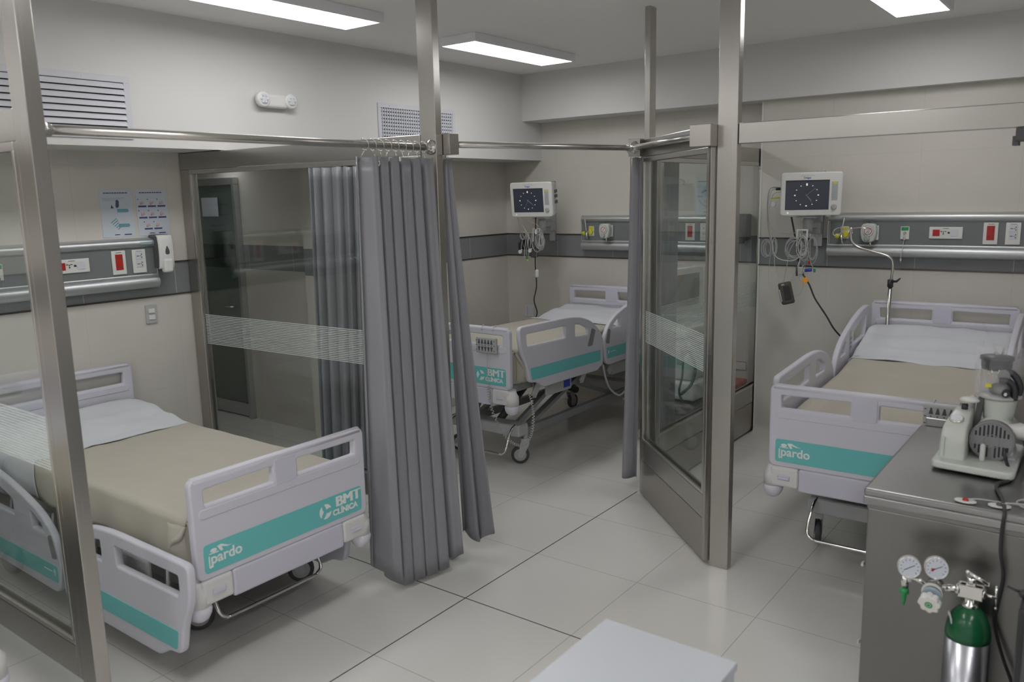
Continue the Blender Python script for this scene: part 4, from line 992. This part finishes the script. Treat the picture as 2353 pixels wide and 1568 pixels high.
    def layer(nm, u0, u1, off, drop, hw=.415, nu=44, seed=0, thick=.004, wob=.0, post_=up, foot=False, bul=.0):
        rr = random.Random(seed); P = []; ph = [rr.uniform(0,6) for _ in range(6)]
        for i in range(nu+1):
            u = u0+(u1-u0)*i/nu; z = topz(u)+off; row = []
            dz = z-drop
            sec = []
            n1 = 10
            for k in range(n1+1): sec.append((-hw-off-.006*math.sin(PI*k/n1), drop+(dz-.03)*k/n1))
            for k in range(1,6): a = PI/2*k/6; sec.append((-hw-off+.03*(1-math.cos(a)), z-.03+.03*math.sin(a)))
            for k in range(0,13): sec.append(((-hw-off+.03)+(2*(hw+off)-.06)*k/12, z))
            for k in range(5,0,-1): a = PI/2*k/6; sec.append((hw+off-.03*(1-math.cos(a)), z-.03+.03*math.sin(a)))
            for k in range(n1,-1,-1): sec.append((hw+off+.006*math.sin(PI*k/n1), drop+(dz-.03)*k/n1))
            for (y,zz) in sec:
                w = wob*(math.sin(u*23+y*9+ph[0])+math.sin(u*11-y*17+ph[1])*.7+math.sin(u*37+y*31+ph[2])*.35)
                edge = wob*2.2*(math.sin(y*26+ph[3])+.6*math.sin(y*61+ph[4])) if (i == 0 or i == nu) else 0
                hemw = (.006*math.sin(u*14+ph[5])) if zz <= drop+1e-6 else 0
                lat = bul*math.sin(u*19+ph[2])*(1 if abs(y) > hw else 0)*(z-zz)
                row.append((u+edge, y+lat, zz+w*(1 if zz > z-.02 else .3)+hemw))
            P.append(row)
        return MB().grid(P, thick)
    mm = MB(); rows = []
    for i in range(41):
        u = .05+(L-.12)*i/40; z = topz(u)-.002; zb = z-.135
        o2 = rpoly([(-.41,zb),(.41,zb),(.41,z),(-.41,z)], .03, 4); rows.append([(u,y,zz) for y,zz in o2]+[(u,o2[0][0],o2[0][1])])
    mm.grid(rows); mm.quad([Vector(v) for v in rows[0][:-1]]); mm.quad([Vector(v) for v in rows[-1][:-1]][::-1]); mm.build('mattress', M['mattress'], t, up)
    return t, up, layer, topz, F
def bedclothes(B, L, lab_b, lab_s, seed, fold=True):
    t, up, layer, topz, F = B
    def top(nm, mb, mat, label, cat, grp):
        o = mb.build(nm, mat, None, up); o.location = t.location; o.rotation_euler = t.rotation_euler; return tag(o, label, cat, grp)
    lb = layer('b', .60, L-.075, .008, .95-.365, seed=seed, wob=.0009, bul=.06)
    z = topz(1.9)
    for s in (-1,1):                                             # tucked corner fold at the foot
        P = []
        for i in range(13):
            a = i/12; row = []
            for k in range(13):
                b_ = k/12; u = L-.19+.13*a; y = s*(.425+.030*math.sin(PI*b_)*math.sin(PI*min(1,a*1.1))+.004*math.sin(9*a)); zz = (z-.02)*(1-b_)+(.95-.385)*b_
                row.append((u, y-s*.035*(max(0,a-.5)*2)**2, zz))
            P.append(row)
        lb.grid(P, .004)
        lb.tube([(L-.18,s*.43,.95-.375),(L-.13,s*.447,.95-.28),(L-.09,s*.442,z-.06),(L-.08,s*.42,z-.02)], [.008,.012,.012,.008], 8, smooth=5)
    P = []
    for i in range(15):
        y = -.415+.83*i/14; P.append([(L-.075,y,z-.004),(L-.062,y,z-.03),(L-.058,y,z-.08),(L-.058,y,z-.14)])
    lb.grid(P, .004)
    top('blanket', lb, M['blanket'], lab_b, 'blanket', None)
    ls = layer('s', .045, .66, .014, .95-.36, seed=seed+3, wob=.0045, bul=.06, nu=60)
    top('bed_sheet', ls, M['sheet'], lab_s, 'sheet', None)
L1 = 2.02
B1 = bed((.03,-4.300), 0, L1, .855, .948, 'nearest hospital bed at left with both left side rails lowered', {'foot-':'down','head-':'down','foot+':'down','head+':'down'}, wheelsw=(.2,-.3,-2.2,-2.2), bd_=-.167, bdy=.06)
bedclothes(B1, L1, 'beige blanket on the nearest bed at left', 'white sheet folded over the head end of the nearest bed', 3)
L2 = 2.05
B2 = bed((1.223,-.10), -PI/2-math.atan2(.018,2.05), L2, 1.035, 1.085, 'raised hospital bed in the corner bay with its side rails up', {'foot+':'up','head+':'up'}, mtop=(.03,.0), pardo=False, wheelsw=(0,.4,2.2,2.21), bd_=-.04)
bedclothes(B2, L2, 'beige blanket on the raised bed in the corner bay', 'white sheet on the raised bed in the corner bay', 9)
L3 = 2.10
B3 = bed((3.872,-.315), -PI/2+math.atan2(.042,2.1), L3, .945, 1.118, 'hospital bed at right with both pairs of side rails up', {'foot-':'up','head-':'up','foot+':'down','head+':'up'}, mtop=(-.025,.085), wheelsw=(0,0,.35,0))
bedclothes(B3, L3, 'beige blanket on the right bed with raised head end', 'wrinkled white sheet on the raised head of the right bed', 15)
B4 = bed((.03,-5.885), 0, L1, .93, 1.0, 'hospital bed in the next bay whose bumper shows at the lower left corner', {'foot-':'up','head-':'up'}, wheelsw=(.2,-.3,2.9,2.6))
bedclothes(B4, L1, 'beige blanket on the bed in the next bay at left', 'white sheet on the bed in the next bay at left', 21)

# nurse hand controls
def control(Bx, y, label, keys_front, Lb, cordpts=None, rise=0.):
    t0, up, layer, topz, F = Bx
    t = thing('hand_control', label, 'bed control', t0.location, t0.rotation_euler[2])
    T = .95; sg = 1
    zc = T-.115+rise
    m = MB().box((Lb+.020 if keys_front else Lb-.045, y-.088, zc-.055), (Lb+.045 if keys_front else Lb-.020, y+.088, zc+.055), .012, 3)
    hs = m.build('control_housing', M['lgrey'], t, up)
    x0 = Lb+.0455 if keys_front else Lb-.0455
    k = MB()
    for i in range(5):
        yy = y-.055+.0265*i
        for s in (1,-1):
            zb_ = zc+s*.010; zt_ = zc+s*.040
            fr = frame((x0,yy,zb_), (0,1,0), (0,0,s), (1,0,0)); k.mesh(plate([(-.009,0),(.009,0),(.0025,.028),(-.0025,.028)], [], .002, .0004), fr)
        k.box((x0-.0008,yy-.003,zc-.003), (x0+.0008,yy+.003,zc+.003))
    for yy in (-.078,.074):
        for s in (1,0,-1): k.box((x0-.0006,y+yy-.004,zc+s*.032-.003), (x0+.0006,y+yy+.004,zc+s*.032+.002))
    k.build('arrow_keys', M['dgrey'], hs, up)
    hk = MB().tube([(Lb+.02,y-.05,T-.02),(Lb,y-.05,T+.012),(Lb-.03,y-.05,T-.02)], .005, 8, smooth=4).tube([(Lb+.02,y+.05,T-.02),(Lb,y+.05,T+.012),(Lb-.03,y+.05,T-.02)], .005, 8, smooth=4)
    hk.build('hanging_hook', M['lgrey'], t, up)
    if cordpts:
        pts = crom([Vector(p) for p in cordpts], 60); P = []
        for i, p in enumerate(pts):
            d = (pts[min(i+1,len(pts)-1)]-pts[max(i-1,0)]).normalized(); u = Vector((1,0,0)); u = (u-d*u.dot(d)).normalized(); w = d.cross(u)
            if i < 60: P.append(p); continue
            a = i*.95; P.append(p+(u*math.cos(a)+w*math.sin(a))*.0085)
        MB().tube(P, .0026, 6).build('coiled_cord', M['cablel'], t)
    return t
control(B2, .265, 'grey hand control with arrow keys on the footboard of the corner bay bed', True, L2,
    [(L2+.035,.265,.862),(L2+.035,.27,.66),(L2+.03,.285,.50),(L2-.02,.355,.30),(L2-.06,.46,.235),(L2-.08,.535,.32),(L2-.10,.54,.48),(L2-.14,.48,.60)])
control(B3, .335, 'grey hand control with arrow keys at the foot end of the right bed', True, L3, None, .062)
t = cable('coiled_cord', 'white coiled cord hanging under the side rail of the corner bay bed', 'cord', [(1.67,-1.02,.60),(1.68,-1.0,.50),(1.69,-.95,.40),(1.72,-.86,.33),(1.70,-.72,.34)], .008, 'cablel')

# drip pole of the right bed
t = thing('drip_pole', 'bent steel drip pole standing at the head of the right bed', 'drip pole', (3.545,-.40,.55))
def R_(p): return Vector(p)-Vector((3.545,-.40,.55))
MB().tube([R_(p) for p in ((3.545,-.40,.55),(3.548,-.40,.9),(3.556,-.40,1.245))], .0135, 16).build('lower_tube', M['tube'], t)
MB().tube([R_(p) for p in ((3.556,-.40,1.24),(3.563,-.40,1.33),(3.560,-.40,1.395),(3.53,-.40,1.432),(3.43,-.40,1.462),(3.34,-.40,1.488),(3.295,-.40,1.525),(3.284,-.40,1.57),(3.282,-.40,1.618))], .0095, 14, smooth=6).build('bent_tube', M['tube'], t)
c = MB().cyl(R_((3.555,-.40,1.25)), (0,0,1), .019, .05, 18).tube([R_((3.56,-.41,1.262)), R_((3.60,-.43,1.268)), R_((3.622,-.435,1.29))], [.008,.008,.005], 10).build('height_clamp', M['black'], t)
hk = MB()
for a in (0,1,2,3):
    d = Vector((math.cos(a*PI/2+.15), math.sin(a*PI/2+.15), 0)); o_ = R_((3.282,-.40,1.615))
    hk.tube([o_, o_+d*.06+Vector((0,0,.008)), o_+d*.10+Vector((0,0,-.002)), o_+d*.115+Vector((0,0,-.03)), o_+d*.10+Vector((0,0,-.048)), o_+d*.085+Vector((0,0,-.035))], .0033, 8, smooth=5)
hk.tube([R_((3.282,-.40,1.60)), R_((3.282,-.40,1.625))], .012, 12).build('bag_hooks', M['chrome'], t)

# ---------------------------------------------------------------- ventilator & bin behind the narrow partition
t = thing('ventilator', 'white ventilator cart with a large dark screen behind the glass screens', 'ventilator', (2.16,-.62,0), math.radians(-2))
FV = frame((.09,-.23,1.19), (.1,.995,0), (0,0,1), (.995,-.1,0)) 
fs = MB().mesh(plate(rpoly([(-.24,-.15),(.24,-.15),(.24,.15),(-.24,.15)], .02, 4), [], .05, .008), FV).build('screen_housing', M['white'], t)
MB().box((-.21,-.12,.024), (.19,.112,.027), 0, 1, FV).build('screen_glass', M['grey'], fs)
MB().beam((.02,.12,.70), (.02,.12,1.2), .09, .07, .02).box((-.1,-.25,.83), (.14,.22,.90), .02, 3).box((.02,.10,.80), (.12,.22,.98), .03, 3).build('support_arm', M['offwhite'], t)
MB().box((-.12,-.20,.50), (.16,.22,.82), .03, 3).build('ventilator_body', M['offwhite'], t)
MB().box((-.16,-.24,.36), (.20,.26,.50), .02, 3).build('lower_unit', M['whitec'], t)
MB().box((-.2,-.30,.20), (.24,.32,.34), .02, 3).build('cart_base', M['dgrey'], t)
MB().tube([(0,0,.3),(0,0,.12)], .03, 12).beam((-.22,-.28,.14), (.22,.28,.14), .05, .05, .01).beam((-.22,.28,.14), (.22,-.28,.14), .05, .05, .01).build('cart_legs', M['lgrey'], t)
for x, y in ((-.2,-.25),(.2,-.25),(-.2,.25),(.2,.25)): MB().cyl((x,y,.055), (0,1,0), .055, .03, 20).build('cart_wheel', M['lgrey'], t)
MB().tube([(.14,-.36,.78),(.18,-.28,.74),(.20,-.22,.62),(.19,-.26,.50),(.16,-.36,.44)], .011, 10, smooth=6).tube([(.15,-.32,.74),(.19,-.40,.60),(.18,-.43,.48),(.16,-.34,.38)], .008, 10, smooth=6).build('green_hose', M['dgreen'], t)
MB().box((.12,-.42,.72), (.18,-.30,.80), .012, 3).tube([(.15,-.36,.72),(.15,-.36,.66)], .025, 14).build('water_trap', M['lgrey'], t)
t = thing('waste_bin', 'waste bin with a red lid behind the narrow glass partition', 'bin', (2.30,-.24,0))
MB().mesh(plate(rpoly([(-.15,-.15),(.15,-.15),(.15,.15),(-.15,.15)], .03, 4), [], .36, .01), Matrix.Translation((0,0,.18))).build('bin_body', M['red'], t)
MB().box((-.16,-.16,.36), (.16,.16,.40), .015, 3).build('bin_lid', M['red'], t)

# ---------------------------------------------------------------- steel cabinet with suction pump
t = thing('steel_cabinet', 'brushed steel cabinet with a worktop at the lower right', 'cabinet', (4.19,-3.56,0))
MB().box((0,0,.872), (1.25,.915,.9), .008, 3).box((.0,0,.845), (1.25,.03,.874), .004).build('worktop', M['steelc'], t)
MB().box((.012,.006,.83), (1.24,.05,.846), .002).box((.012,.02,.05), (.03,.90,.84), .002).box((.012,.90,.05), (1.24,.91,.84), .002).box((1.22,.02,.05), (1.24,.9,.84), .002).build('cabinet_frame', M['steelcab'], t)
MB().box((.014,.012,.09), (1.235,.03,.828), .003).build('front_panel', M['steelcab'], t)
MB().box((.02,.905,.9), (1.25,.915,.935), .003).build('rear_upstand', M['steelc'], t)
for x, y in ((.06,.06),(1.18,.06),(.06,.85),(1.18,.85)): MB().cyl((x,y,.045), (1,0,0), .042, .03, 20).build('cabinet_wheel', M['rubber'], t)
for z in (.62,.33): MB().box((.004,.0,z), (.012,.02,z+.012), .001).build('hinge', M['chrome'], t)

PO = Vector((4.34,-3.235,.902))
t = thing('suction_pump', 'portable white suction pump with grey motor grille on the steel worktop', 'suction pump', PO)
def Q(x, y, z): return Vector((x,y,z))-PO
MB().mesh(plate(rpoly([(0,0,.02),(.245,-.02,.025),(.24,.36,.02),(.0,.38,.02)], .02, 5), [], .026, .007), Matrix.Translation((0,.0,.020))).build('pump_tray', M['offwhite'], t)
hsec = []
for (x0,x1,y0,y1,z) in ((4.348,4.432,-3.19,-2.98,.935),(4.350,4.432,-3.19,-2.98,.99),(4.353,4.432,-3.185,-2.98,1.035),(4.358,4.431,-3.165,-2.985,1.055),(4.370,4.430,-3.09,-2.99,1.082),(4.374,4.426,-3.07,-3.0,1.086)):
    p_ = rpoly([(x0,y0),(x1,y0),(x1,y1),(x0,y1)], .012, 3); hsec.append([Q(a,b,z) for a,b in p_]+[Q(*p_[0],z)])
hm = MB().grid(hsec); hm.quad([v for v in hsec[-1][:-1]]); h_ = hm.build('gauge_housing', M['offwhite'], t)
tq = Matrix.Translation(Q(4.392,-3.135,1.069)) @ Matrix.Rotation(math.radians(20), 4, 'X')
MB().lathe([(.024,-.004),(.024,.003),(.021,.005)], 26, tq).build('vacuum_gauge', M['chrome'], h_)
MB().lathe([(.020,.0045),(.020,.0055)], 24, tq).build('gauge_dial', M['whitec'], h_)
MB().tube([Q(4.402,-3.04,1.085), Q(4.402,-3.04,1.105)], .011, 16).build('vacuum_knob', M['black'], h_)
MB().box(Q(4.355,-3.197,.94), Q(4.368,-3.185,1.015), .006).build('housing_rib', M['offwhite'], h_)
MB().tube([Q(4.422,-3.0,1.06), Q(4.422,-3.0,1.13)], .009, 12).build('filter_stem', M['whitec'], t)
MB().lathe([(.008,-.004),(.030,.0),(.034,.006),(.028,.012),(.006,.014)], 26, Matrix.Translation(Q(4.417,-3.04,1.118))).build('filter_disc', M['white'], t)
MB().cyl(Q(4.505,-3.02,1.003), (0,1,0), .068, .16, 36).build('motor_barrel', M['offwhite'], t)
mg = MB().cyl(Q(4.505,-3.115,1.003), (0,1,0), .071, .035, 40).build('motor_cover', M['grey'], t)
sl = MB()
for i in range(-4,5):
    x = i*.0125; hgt = math.sqrt(max(0,.060**2-x*x))
    for s in (1,-1):
        if abs(i) > 0 or s > 0: sl.box(Q(4.505+x-.0032,-3.1335,1.003+(s*.016 if s > 0 else -hgt)), Q(4.505+x+.0032,-3.131,1.003+(hgt if s > 0 else -.016)), .001)
sl.build('motor_slots', M['dark'], mg)
MB().torus(Q(4.505,-3.133,1.003), (0,1,0), .024, .0015, 24, 6).torus(Q(4.505,-3.133,1.003), (0,1,0), .068, .0025, 36, 6).build('cover_rings', M['grey'], mg)
MB().box(Q(4.475,-3.175,.935), Q(4.492,-3.155,1.0), .008, 3).build('cord_post', M['offwhite'], t)
MB().box(Q(4.44,-3.08,.935), Q(4.57,-2.97,.96), .01, 2).build('motor_foot', M['offwhite'], t)
MB().lathe([(.045,0),(.050,.03),(.056,.075),(.060,.09)], 32, Matrix.Translation(Q(4.505,-3.0,1.045))).build('jar_holder', M['offwhite'], t)
MB().lathe([(.064,0),(.070,.003),(.070,.010),(.062,.014),(.050,.016)], 36, Matrix.Translation(Q(4.505,-3.0,1.135))).build('holder_rim', M['lgrey'], t)
j = MB().lathe([(.001,.0),(.045,.0),(.048,.01),(.048,.10),(.040,.105)], 30, Matrix.Translation(Q(4.487,-2.99,1.150))).build('collection_jar', M['clear'], t)
MB().lathe([(.046,-.012),(.050,.0),(.050,.022),(.055,.024),(.055,.034),(.012,.038)], 30, Matrix.Translation(Q(4.487,-2.99,1.248))).build('jar_lid', M['dgrey'], t)
MB().ball(Q(4.510,-3.005,1.165), .042, (1,1,.6)).build('jar_float_housing', M['grey'], t)
MB().cyl(Q(4.53,-3.06,1.165), (0,1,0), .013, .025, 18).build('port_ring', M['black'], t)
MB().cyl(Q(4.53,-3.075,1.165), (0,1,0), .005, .02, 12).build('port_stub', M['whitec'], t)
MB().tube([Q(4.50,-3.02,1.225),Q(4.53,-3.02,1.235),Q(4.555,-3.02,1.215),Q(4.568,-3.02,1.18),Q(4.565,-3.02,1.155)], [.010,.012,.012,.011,.009], 12, smooth=5).build('carry_handle', M['black'], t)
MB().tube([Q(4.505,-3.04,1.205),Q(4.53,-3.04,1.205),Q(4.55,-3.04,1.185),Q(4.555,-3.04,1.14)], [.010,.011,.011,.011], 12, smooth=5).build('jar_strap', M['black'], t)
MB().cyl(Q(4.515,-3.02,1.225), (0,1,.1), .020, .03, 20).build('elbow_cap', M['grey'], t)
MB().box(Q(4.463,-3.048,1.178), Q(4.482,-3.044,1.190), .001).build('yellow_tag', M['yellow'], t)
MB().tube([Q(4.485,-2.99,1.285),Q(4.480,-2.99,1.30)], .006, 10).tube([Q(4.50,-2.98,1.285), Q(4.505,-2.98,1.315)], .004, 8).build('tube_ports', M['lgrey'], t)
MB().tube([Q(4.480,-2.99,1.30),Q(4.47,-2.99,1.33),Q(4.452,-2.98,1.36),Q(4.43,-2.97,1.40)], .004, 10, smooth=4).build('suction_hose', M['clear'], t)
MB().beam(Q(4.437,-3.03,.98), Q(4.452,-3.03,1.135), .03, .02, .004).build('bracket_strip', M['dgrey'], t)
MB().box(Q(4.555,-3.10,.936), Q(4.578,-3.00,.94), .001).build('rating_label', M['whitec'], t)
# plastic bag draped over the jar
rr = random.Random(2); bo = Vector((4.49,-2.99,1.16)); t = thing('plastic_bag', 'clear plastic bag pulled over the pump jar', 'plastic bag', bo); P = []
for i in range(15):
    v = i/14; row = []
    for k in range(37):
        a = 2*PI*k/36; base = .062+.010*math.sin(a*5+v*3)+.007*math.sin(a*9-v*6)
        r_ = base*(1-.25*v*v)+.05*v*max(0,math.cos(a+.2))+.035*max(0,v-.35)*max(0,math.cos(a))*3.2
        row.append(Vector((.0+r_*math.cos(a)+.02*v*v-.035*v, r_*math.sin(a)*.9, -.02+.185*v-.11*max(0,v-.5)*max(0,math.cos(a))+.012*math.sin(a*3+v*5)*v)))
    P.append(row)
MB().grid(P).build('bag_film', M['plasticbag'], t)
t = thing('bubble_wrap', 'crumpled white wrapping lying beside the pump motor', 'wrapping', (4.63,-3.08,1.04))
P = []
for i in range(25):
    x = -.085+.30*i/24; row = []
    for k in range(17):
        a = 2*PI*k/16; r_ = .030+.004*math.sin(i*1.7+k*2.3)+.003*math.sin(i*.7-k*3.1); row.append((x, r_*math.cos(a)*.7, r_*math.sin(a)*(.75+.25*min(1,i/5))+.01*x*4))
    P.append(row)
MB().grid(P).build('wrapping_film', M['foil'], t)
MB().box((-.02,-.05,-.138), (.2,.05,-.03), .02).build('wrapped_bundle', M['foil'], t)
cable('pump_cable', 'black pump cord running over the worktop edge down the cabinet', 'power cord',
    [(4.545,-3.135,.985),(4.552,-3.15,.955),(4.575,-3.20,.918),(4.575,-3.255,.908),(4.550,-3.30,.908),(4.555,-3.36,.908),(4.58,-3.45,.908),(4.595,-3.53,.908),(4.60,-3.568,.90),(4.598,-3.575,.85),(4.60,-3.58,.78),(4.612,-3.58,.70),(4.603,-3.58,.60),(4.60,-3.58,.54),(4.63,-3.585,.44),(4.67,-3.59,.33),(4.72,-3.62,.10),(4.80,-3.65,.008)], .0055, 'black', smooth=8)
def electrode(o, rz, label, mc):
    t = thing('electrode', label, 'electrode', o, rz)
    MB().mesh(plate([(.031*math.cos(k*PI/14), .019*math.sin(k*PI/14)) for k in range(28)], [], .004, .0008), Matrix.Translation((0,0,.003))).build('electrode_pad', M['white'], t)
    MB().lathe([(.009,0),(.009,.004),(.004,.008)], 16, Matrix.Translation((0,0,.005))).build('snap', M[mc], t)
    MB().tube([(.005,0,.009),(.035,.012,.012),(.08,.035,.006),(.14,.05,.003),(.20,.045,.003)], .0022, 6, smooth=5).build('lead_wire', M['cablel'], t)
electrode((4.487,-3.522,.902), .0, 'round electrode with a dark red snap near the worktop edge', 'red')
electrode((4.580,-3.512,.902), .15, 'round electrode with a grey snap beside the black cord', 'dgrey')
cable('lead_wires', 'loose pale lead wires curled on the worktop at the right edge', 'wire', [(4.70,-3.40,.905),(4.64,-3.41,.905),(4.62,-3.45,.905),(4.645,-3.49,.905),(4.70,-3.50,.905)], .0022, 'cablel')
t = thing('dark_case', 'dark grey case at the right edge behind the pump', 'case', (4.70,-2.80,.902)); MB().box((-.125,-.06,0), (.15,.06,.27), .03, 4).build('case_body', M['dgrey'], t); MB().tube([(-.05,0,.27),(-.05,0,.30),(.07,0,.30),(.07,0,.27)], .008, 8).build('case_handle', M['black'], t)
t = thing('dark_cabinet', 'dark cabinet edge at the lower right border of the view', 'cabinet', (4.80,-3.83,0)); MB().box((-.118,-.10,.03), (.3,.14,.775), .012).build('cabinet_body', M['black'], t); MB().box((-.10,-.11,.4), (.28,-.1,.74), .004).build('cabinet_door', M['dgrey'], t); MB().tube([(-.155,-.02,.795),(-.12,-.02,.785)], .004, 8).ball((-.115,-.02,.782), .012).build('latch', M['black'], t)

# ---------------------------------------------------------------- oxygen cylinder
CO = Vector((4.538,-3.66,0))
t = thing('oxygen_cylinder', 'aluminium oxygen cylinder with green shoulder in front of the steel cabinet', 'oxygen cylinder', CO)
MB().lathe([(.06,.0),(.0635,.01),(.0635,.52)], 40).build('cylinder_body', M['cyla'], t)
MB().lathe([(.0637,.518),(.0637,.535),(.060,.562),(.050,.590),(.036,.608),(.024,.617),(.020,.622)], 40).build('green_shoulder', M['cylg'], t)
MB().lathe([(.022,.618),(.024,.622),(.024,.630),(.014,.632),(.014,.66)], 24).build('valve_neck', M['chrome'], t)
MB().mesh(plate([(.0,0),(.014,-.004),(.034,-.022),(.038,-.036),(.03,-.038),(.012,-.016),(-.002,-.01)], [], .001, .0002), frame((-.052,-.037,.605), (.35,-.2,.0), (0,0,1), (-.6,-.8,.2))).build('shoulder_sticker', M['whitec'], t)
yk = MB().box((-.035,-.018,.648), (.035,-.010,.690), .003).box((-.035,.010,.648), (.035,.018,.690), .003).cyl((-.034,0,.668), (1,0,0), .020, .012, 16).cyl((.034,0,.668), (1,0,0), .018, .012, 16).box((-.014,-.012,.63), (.014,.012,.70), .003)
yk.build('yoke', M['chrome'], t)
MB().tube([(.034,0,.668),(.068,0,.665)], .005, 10).tube([(.066,-.0,.70),(.068,0,.632)], .004, 10).ball((.066,0,.70), .005).ball((.068,0,.632), .005).build('tee_screw', M['chrome'], t)
MB().cyl((.0,0,.705), (0,0,1), .015, .02, 16).tube([(-.012,0,.728),(.045,-.005,.705)], [.006,.007], 10).ball((-.012,0,.728), .008).box((.035,-.01,.70), (.05,.0,.712), .002).build('toggle_key', M['chrome'], t)
CO2 = Vector((4.44,-3.69,.66))
t = thing('oxygen_regulator', 'chrome oxygen regulator with two round gauges fixed to the cylinder valve', 'oxygen regulator', CO2)
MB().cyl((.0,.01,0), (0,1,0), .026, .05, 24).cyl((0,-.02,0), (0,1,0), .030, .014, 24).build('regulator_body', M['chrome'], t)
MB().tube([(.02,.02,.003),(.045,.03,.005),(.068,.03,.007)], [.010,.013,.012], 14).build('inlet_pipe', M['chrome'], t)
MB().tube([(-.02,.01,.004),(-.045,.012,.014),(-.078,.012,.018)], [.008,.009,.008], 12).cyl((-.085,.012,.0), (0,0,1), .012, .045, 16).tube([(-.085,.012,-.02),(-.085,.012,-.035)], .007, 10).build('outlet_pipe', M['chrome'], t)
MB().lathe([(.004,-.052),(.007,-.03),(.009,-.012),(.014,-.008),(.014,0),(.008,.008)], 14, Matrix.Translation((-.085,.012,-.030))).box((-.10,.008,-.045), (-.07,.016,-.032), .003).build('hose_barb', M['green'], t)
for (cx, cz, nd, mt_) in ((-.073,.056,(.022,.013),'black'), (.003,.073,(.022,.012),'red')):
    g = MB().cyl((cx,.0,cz), (.28,-1,.15), .0335, .026, 32).tube([(cx,.01,cz-.03),(cx,.012,cz-.055)], .007, 10).build('gauge_case', M['white'], t)
    nrm = Vector((.28,-1,.15)).normalized(); c0 = Vector((cx,.0,cz))+nrm*.0132; ex = Vector((1,.28,0)).normalized(); ez = nrm.cross(ex)*-1
    if ez.z < 0: ez = -ez
    MB().torus(c0, nrm, .0325, .002, 32, 6).build('gauge_bezel', M['chrome'], g)
    MB().cyl(c0+nrm*.0003, nrm, .031, .0012, 32).build('gauge_dial', M['paper'], g)
    MB().tube([c0+nrm*.0015-ex*nd[0]*.75-ez*nd[1]*.75, c0+nrm*.0015+ex*nd[0]*.7+ez*nd[1]*.7], .0010, 5).build('needle', M['black'], g)
    tk = MB()
    for k in range(11):
        a = math.radians(-40+26*k); d = ex*math.cos(a)+ez*math.sin(a); tk.tube([c0+nrm*.0012+d*.022, c0+nrm*.0012+d*.027], .0009, 4)
    tk.build('gauge_ticks', M['black'], g)
    if mt_ == 'red':
        q = MB(); vs = [c0+nrm*.0016+ex*a_+ez*b_ for a_,b_ in ((-.001,.0),(-.016,-.001),(-.012,-.012))]; q.quad(vs); q.build('red_sector', M['red'], g)
fk = MB(); P_ = []
nrm = Vector((-.05,-1,-.25)).normalized(); qf = Vector((0,0,1)).rotation_difference(nrm).to_matrix().to_4x4(); qf.translation = Vector((0,-.03,-.02))
fk.mesh(plate([((.026+.0025*math.cos(8*k*2*PI/64))*math.cos(k*2*PI/64), (.026+.0025*math.cos(8*k*2*PI/64))*math.sin(k*2*PI/64)) for k in range(64)], [], .026, .004), qf @ Matrix.Translation((0,0,.018)))
kn = fk.build('flow_knob', M['white'], t)
MB().lathe([(.011,.0315),(.011,.0325)], 20, qf).build('knob_disc', M['green'], kn)
MB().torus(tuple(qf @ Vector((0,0,.0328))), tuple(nrm), .006, .0008, 18, 5).build('knob_ring', M['white'], kn)
MB().cyl(Vector((0,-.028,-.008)), (0,-1,-.25), .0275, .008, 28).build('flow_scale_ring', M['key'], t)

# ---------------------------------------------------------------- white table in the foreground
t = thing('white_table', 'plain white table cut off by the bottom edge', 'table', (3.73,-4.48,0))
MB().box((0,-.75,.675), (.392,0,.70), .004, 3).build('tabletop', M['tabletop'], t)
MB().box((.37,-.74,.60), (.388,-.01,.675), .002).box((.004,-.74,.60), (.02,-.01,.675), .002).box((.02,-.02,.60), (.37,-.006,.675), .002).build('apron', M['tabletop'], t)
for x, y in ((.015,-.72),(.35,-.72),(.015,-.04),(.35,-.04)): MB().box((x,y,0), (x+.03,y+.03,.6), .003).build('leg', M['tabletop'], t)

# ---------------------------------------------------------------- world, camera
w = bpy.data.worlds.new('world'); SC.world = w; w.use_nodes = True
w.node_tree.nodes['Background'].inputs[0].default_value = (.8,.85,.9,1); w.node_tree.nodes['Background'].inputs[1].default_value = .05
cd = bpy.data.cameras.new('camera'); cam = bpy.data.objects.new('camera', cd); COL.objects.link(cam)
r = Vector((0.79988523, 0.59970479, -0.02318997)); u = Vector((-0.08658703, 0.15355303, 0.98433944)); d = Vector((-0.59387398, 0.78535064, -0.17475146))
cam.matrix_world = Matrix(((r.x,u.x,-d.x,4.84065),(r.y,u.y,-d.y,-6.36253),(r.z,u.z,-d.z,1.89614),(0,0,0,1)))
cd.sensor_width = 36; cd.lens = 28.862; cd.clip_start = .05; cd.clip_end = 60
cd.dof.use_dof = True; cd.dof.focus_distance = 5.6; cd.dof.aperture_fstop = 3.2
SC.camera = cam
SC.view_settings.view_transform = 'Standard'; SC.view_settings.look = 'None'; SC.view_settings.gamma = 1; SC.view_settings.use_curve_mapping = False
SC.view_settings.exposure = .05
